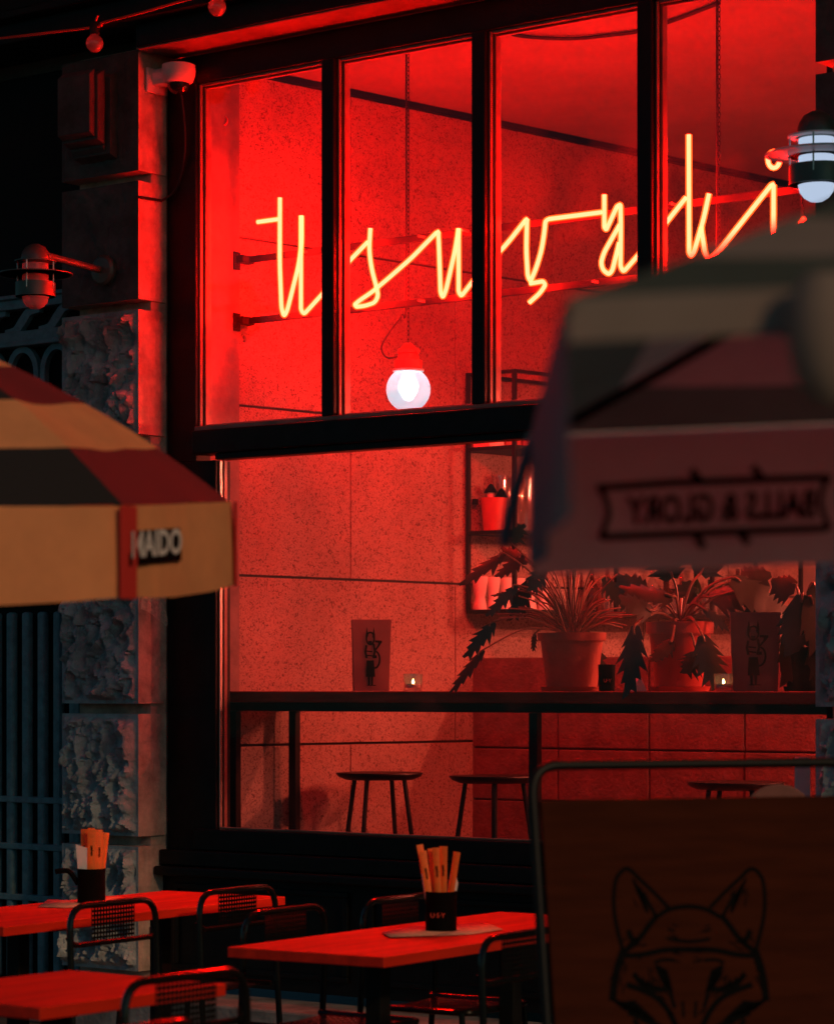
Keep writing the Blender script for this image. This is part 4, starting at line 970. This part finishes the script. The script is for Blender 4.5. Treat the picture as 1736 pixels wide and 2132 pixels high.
# ================================================================== PARASOLS
# left: eight-sided patchwork parasol
UC = Vector((-5.13, 4.455, 2.036)); UR = .885
u1 = thing('patchwork_parasol', (UC.x, UC.y, 0), 'blurred tan and black patchwork parasol at the left picture edge', 'parasol')
def rim(k, s_=1.0):
    a = R(-1.4+45*k); x, y = UR*s_*math.cos(a), UR*s_*math.sin(a); return Vector((UC.x+x, UC.y+y, UC.z - .060*x + .0634*y))
def canopy(k, f, t):                                   # f across the facet, t from rim to apex
    a, b_ = rim(k), rim(k+1); p = a*(1-f)+b_*f; H = .44*(1.62*t - .62*t*t) - .012*math.sin(math.pi*f)*math.sin(math.pi*t)*(1-t)
    c = Vector((UC.x, UC.y, UC.z)); q_ = p*(1-t)+c*t; return q_ + UPV*H
bands = [0, .2, .4, .6, .8, 1.0]
for k in range(8):
    for bnd in range(5):
        mb = MB(); n1, n2 = 8, 3; t0, t1 = bands[bnd], bands[bnd+1]
        for j in range(n2+1):
            for i in range(n1+1): mb.v.append(canopy(k, i/n1, t0+(t1-t0)*j/n2))
        for j in range(n2):
            for i in range(n1): q = j*(n1+1)+i; mb.f.append((q, q+1, q+n1+2, q+n1+1))
        mb.v = [v + UPV*.007*noise.noise(v*6.5) for v in mb.v]
        mb.build('canopy_patch', (M_darkred if k % 2 == 0 else M_blackc) if bnd % 2 == 0 else M_tan, u1, smooth=True)
    mb = MB(); n1, n2 = 10, 4; VH = .205
    for j in range(n2+1):
        for i in range(n1+1):
            f = i/n1; p = rim(k)*(1-f)+rim(k+1)*f; out = (p-UC); out.z = 0; out.normalize()
            sag = .012*math.sin(math.pi*f)
            mb.v.append(p + out*(.004 + .010*math.sin(j/n2*math.pi/2) + .006*math.sin(f*9+k)*j/n2) - UPV*(VH*j/n2 + sag*j/n2 - .0))
    for j in range(n2):
        for i in range(n1): q = j*(n1+1)+i; mb.f.append((q, q+1, q+n1+2, q+n1+1))
    mb.v = [v + (v-UC)*.012*noise.noise(Vector((v.x*11, v.y*11, v.z*2.5))) for v in mb.v]
    val = mb.build('valance', M_tan, u1, smooth=True)
    p = rim(k); out = (p-UC); out.z = 0; out.normalize(); tg = Vector((-out.y, out.x, 0))
    mb = MB(); mb.obox(p + out*.016 - UPV*VH*.51, tg, out, UPV, .026, .004, VH*.51); mb.build('corner_strip', M_red, u1, bevel=.003)
    MB().tube([canopy(k, 0, t/10) - UPV*.012 for t in range(11)], .006, 6).build('rib', M_steel, u1, smooth=True)
    if k == 0:                                         # printed name on the facet turned to the street
        a, b_ = rim(0), rim(1); ux = (b_-a).normalized(); out = Vector((ux.y, -ux.x, 0)).normalized()
        o_ = a + ux*.145 - UPV*.090 + out*.020
        mb = MB(); mb.obox(o_ - UPV*.030, ux, out, UPV, .155, .002, .014); mb.obox(o_ + ux*.0, ux, out, UPV, .148, .0015, .034)
        mb.build('print_shadow', M_ink, u1)
        mb = MB(); put_text(mb, 'MAIDO', .080, o_ + out*.004, ux, UPV, .0025, 1.18); mb.build('lettering', M_white, u1)
MB().tube([(UC.x, UC.y, .08), (UC.x, UC.y, UC.z+.43)], .019, 12).build('pole', M_steel, u1, smooth=True)
MB().lathe([(.001,0),(.24,0),(.24,.05),(.05,.08),(.03,.3),(.001,.3)], (UC.x, UC.y, .002), n=28).build('base', M_steel, u1, smooth=True)
MB().lathe([(.001,.44),(.04,.44),(.03,.47),(.012,.50),(.001,.51)], UC, n=16).build('finial', M_ink, u1, smooth=True)
for k in range(8):
    MB().tube([UC+UPV*.06, canopy(k, 0, .45)-UPV*.015], .005, 6).build('strut', M_steel, u1)

# right: four-sided striped parasol, close to the lens; the side facing the camera has its valance rolled up
cor = [cam2w(.178, 4.17, EYE+.391), cam2w(.150, 2.70, EYE+.389), cam2w(1.66, 2.72, EYE+.452), cam2w(1.69, 4.19, EYE+.454)]   # far-left, near-left, near-right, far-right
ap = (cor[0]+cor[1]+cor[2]+cor[3])/4 + UPV*.39
pb = (ap.x, ap.y, 0)
u2 = thing('striped_parasol', pb, 'large blurred striped parasol with a printed valance at the right, close to the camera', 'parasol')
def can2(a, b_, f, t):
    p = a*(1-f)+b_*f; c = Vector((ap.x, ap.y, p.z*(1-t) + (ap.z-.39)*t)); q_ = Vector((p.x*(1-t)+ap.x*t, p.y*(1-t)+ap.y*t, p.z*(1-t)+(ap.z-.39)*t))
    return q_ + UPV*(.39*(.80*t+.20*t*t) - .03*math.sin(math.pi*f)*math.sin(math.pi*t)*(1-t))
cols2 = [M_green, M_brown, M_green, M_brown, M_green, M_brown]
for s_ in range(4):
    a, b_ = cor[s_], cor[(s_+1) % 4]
    for bnd in range(6):
        mb = MB(); n1, n2 = 8, 3; t0, t1 = bnd/6, (bnd+1)/6
        for j in range(n2+1):
            for i in range(n1+1): mb.v.append(can2(a, b_, i/n1, t0+(t1-t0)*j/n2))
        for j in range(n2):
            for i in range(n1): q = j*(n1+1)+i; mb.f.append((q, q+1, q+n1+2, q+n1+1))
        mb.build('canopy_stripe', cols2[bnd], u2, smooth=True)
    VH = .215 if s_ in (0, 3) else .045
    mb = MB(); n1, n2 = 14, 4; out = (b_-a).cross(UPV).normalized()
    if out.dot((a+b_)/2-Vector((ap.x, ap.y, a.z))) < 0: out = -out
    for j in range(n2+1):
        for i in range(n1+1):
            f = i/n1; p = a*(1-f)+b_*f; mb.v.append(p + out*(.004+.008*math.sin(f*11)*j/n2) - UPV*(VH*j/n2))
    for j in range(n2):
        for i in range(n1): q = j*(n1+1)+i; mb.f.append((q, q+1, q+n1+2, q+n1+1))
    mb.build('valance', (M_slate, M_brown, M_brown, M_cream)[s_], u2, smooth=True)
    MB().tube([can2(a, b_, 0, t/10) - UPV*.012 for t in range(11)], .008, 6).build('rib', M_steel, u2, smooth=True)
    MB().tube([Vector((ap.x, ap.y, ap.z-.42)), can2(a, b_, 0, .5)-UPV*.02], .008, 6).build('strut', M_steel, u2)
    MB().tube([Vector((ap.x, ap.y, ap.z-.42)), can2(a, b_, .5, .4)-UPV*.02], .007, 6).build('strut', M_steel, u2)
MB().tube([(ap.x, ap.y, .08), ap-UPV*.01], .022, 12).build('pole', M_steel, u2, smooth=True)
MB().lathe([(.001,0),(.28,0),(.28,.05),(.05,.08),(.035,.3),(.001,.3)], (ap.x, ap.y, .002), n=28).build('base', M_steel, u2, smooth=True)
# far valance print: banner outline and mirrored lettering (seen from the inside)
a, b_ = cor[0], cor[3]; ux = (b_-a).normalized(); uz = UPV; inn = Vector((-ux.y, ux.x, 0)); inn = -fw if inn.dot(-fw) < 0 else inn
def V2(px, py):
    r = PD(px, py, 1.0) - Vector((0,0,EYE)); o_ = a + inn*.012; k = (o_-Vector((0,0,EYE))).dot(inn)/r.dot(inn); return Vector((0,0,EYE)) + r*k
bn_ = MB(); k_ = 4.17/5666
def vb(pts, w_): bn_.ribbon([V2(*p) for p in pts], w_*k_, inn)
vb([(1243,1016),(1400,1005),(1600,998),(1722,994)], 15); vb([(1250,1118),(1400,1112),(1600,1104),(1722,1100)], 15)
vb([(1246,1012),(1262,1040),(1268,1068),(1260,1095),(1250,1120)], 12); vb([(1728,990),(1712,1015),(1707,1045),(1715,1075),(1728,1102)], 12)
for (x, y) in ((1450,990),(1578,983),(1460,1130),(1552,1122)): vb([(x-12,y-12),(x,y+2),(x+6,y+10)], 16)
o_ = V2(1503, 1059)
put_text(bn_, 'BALLS & GLORY', .058, o_, -ux, uz, .0022, .70)
bn_.build('printed_banner', M_brown if False else M_ink, u2)
# tied-back roll of cloth and a strap
c = cam2w(.83/ .83*.40, 2.66, EYE+.36)
mb = MB().lathe([(.001,.05),(.025,.045),(.036,.02),(.038,-.02),(.030,-.055),(.012,-.08),(.001,-.085)], c, n=20); mb.build('tied_cloth_roll', M_brown, u2, smooth=True)
MB().tube(crv([cor[0]-UPV*.0, cor[0]-lat*.03-UPV*.10, cor[0]-lat*.045-UPV*.17], 5), .010, 6).build('tie_strap', M_slate, u2, smooth=True)
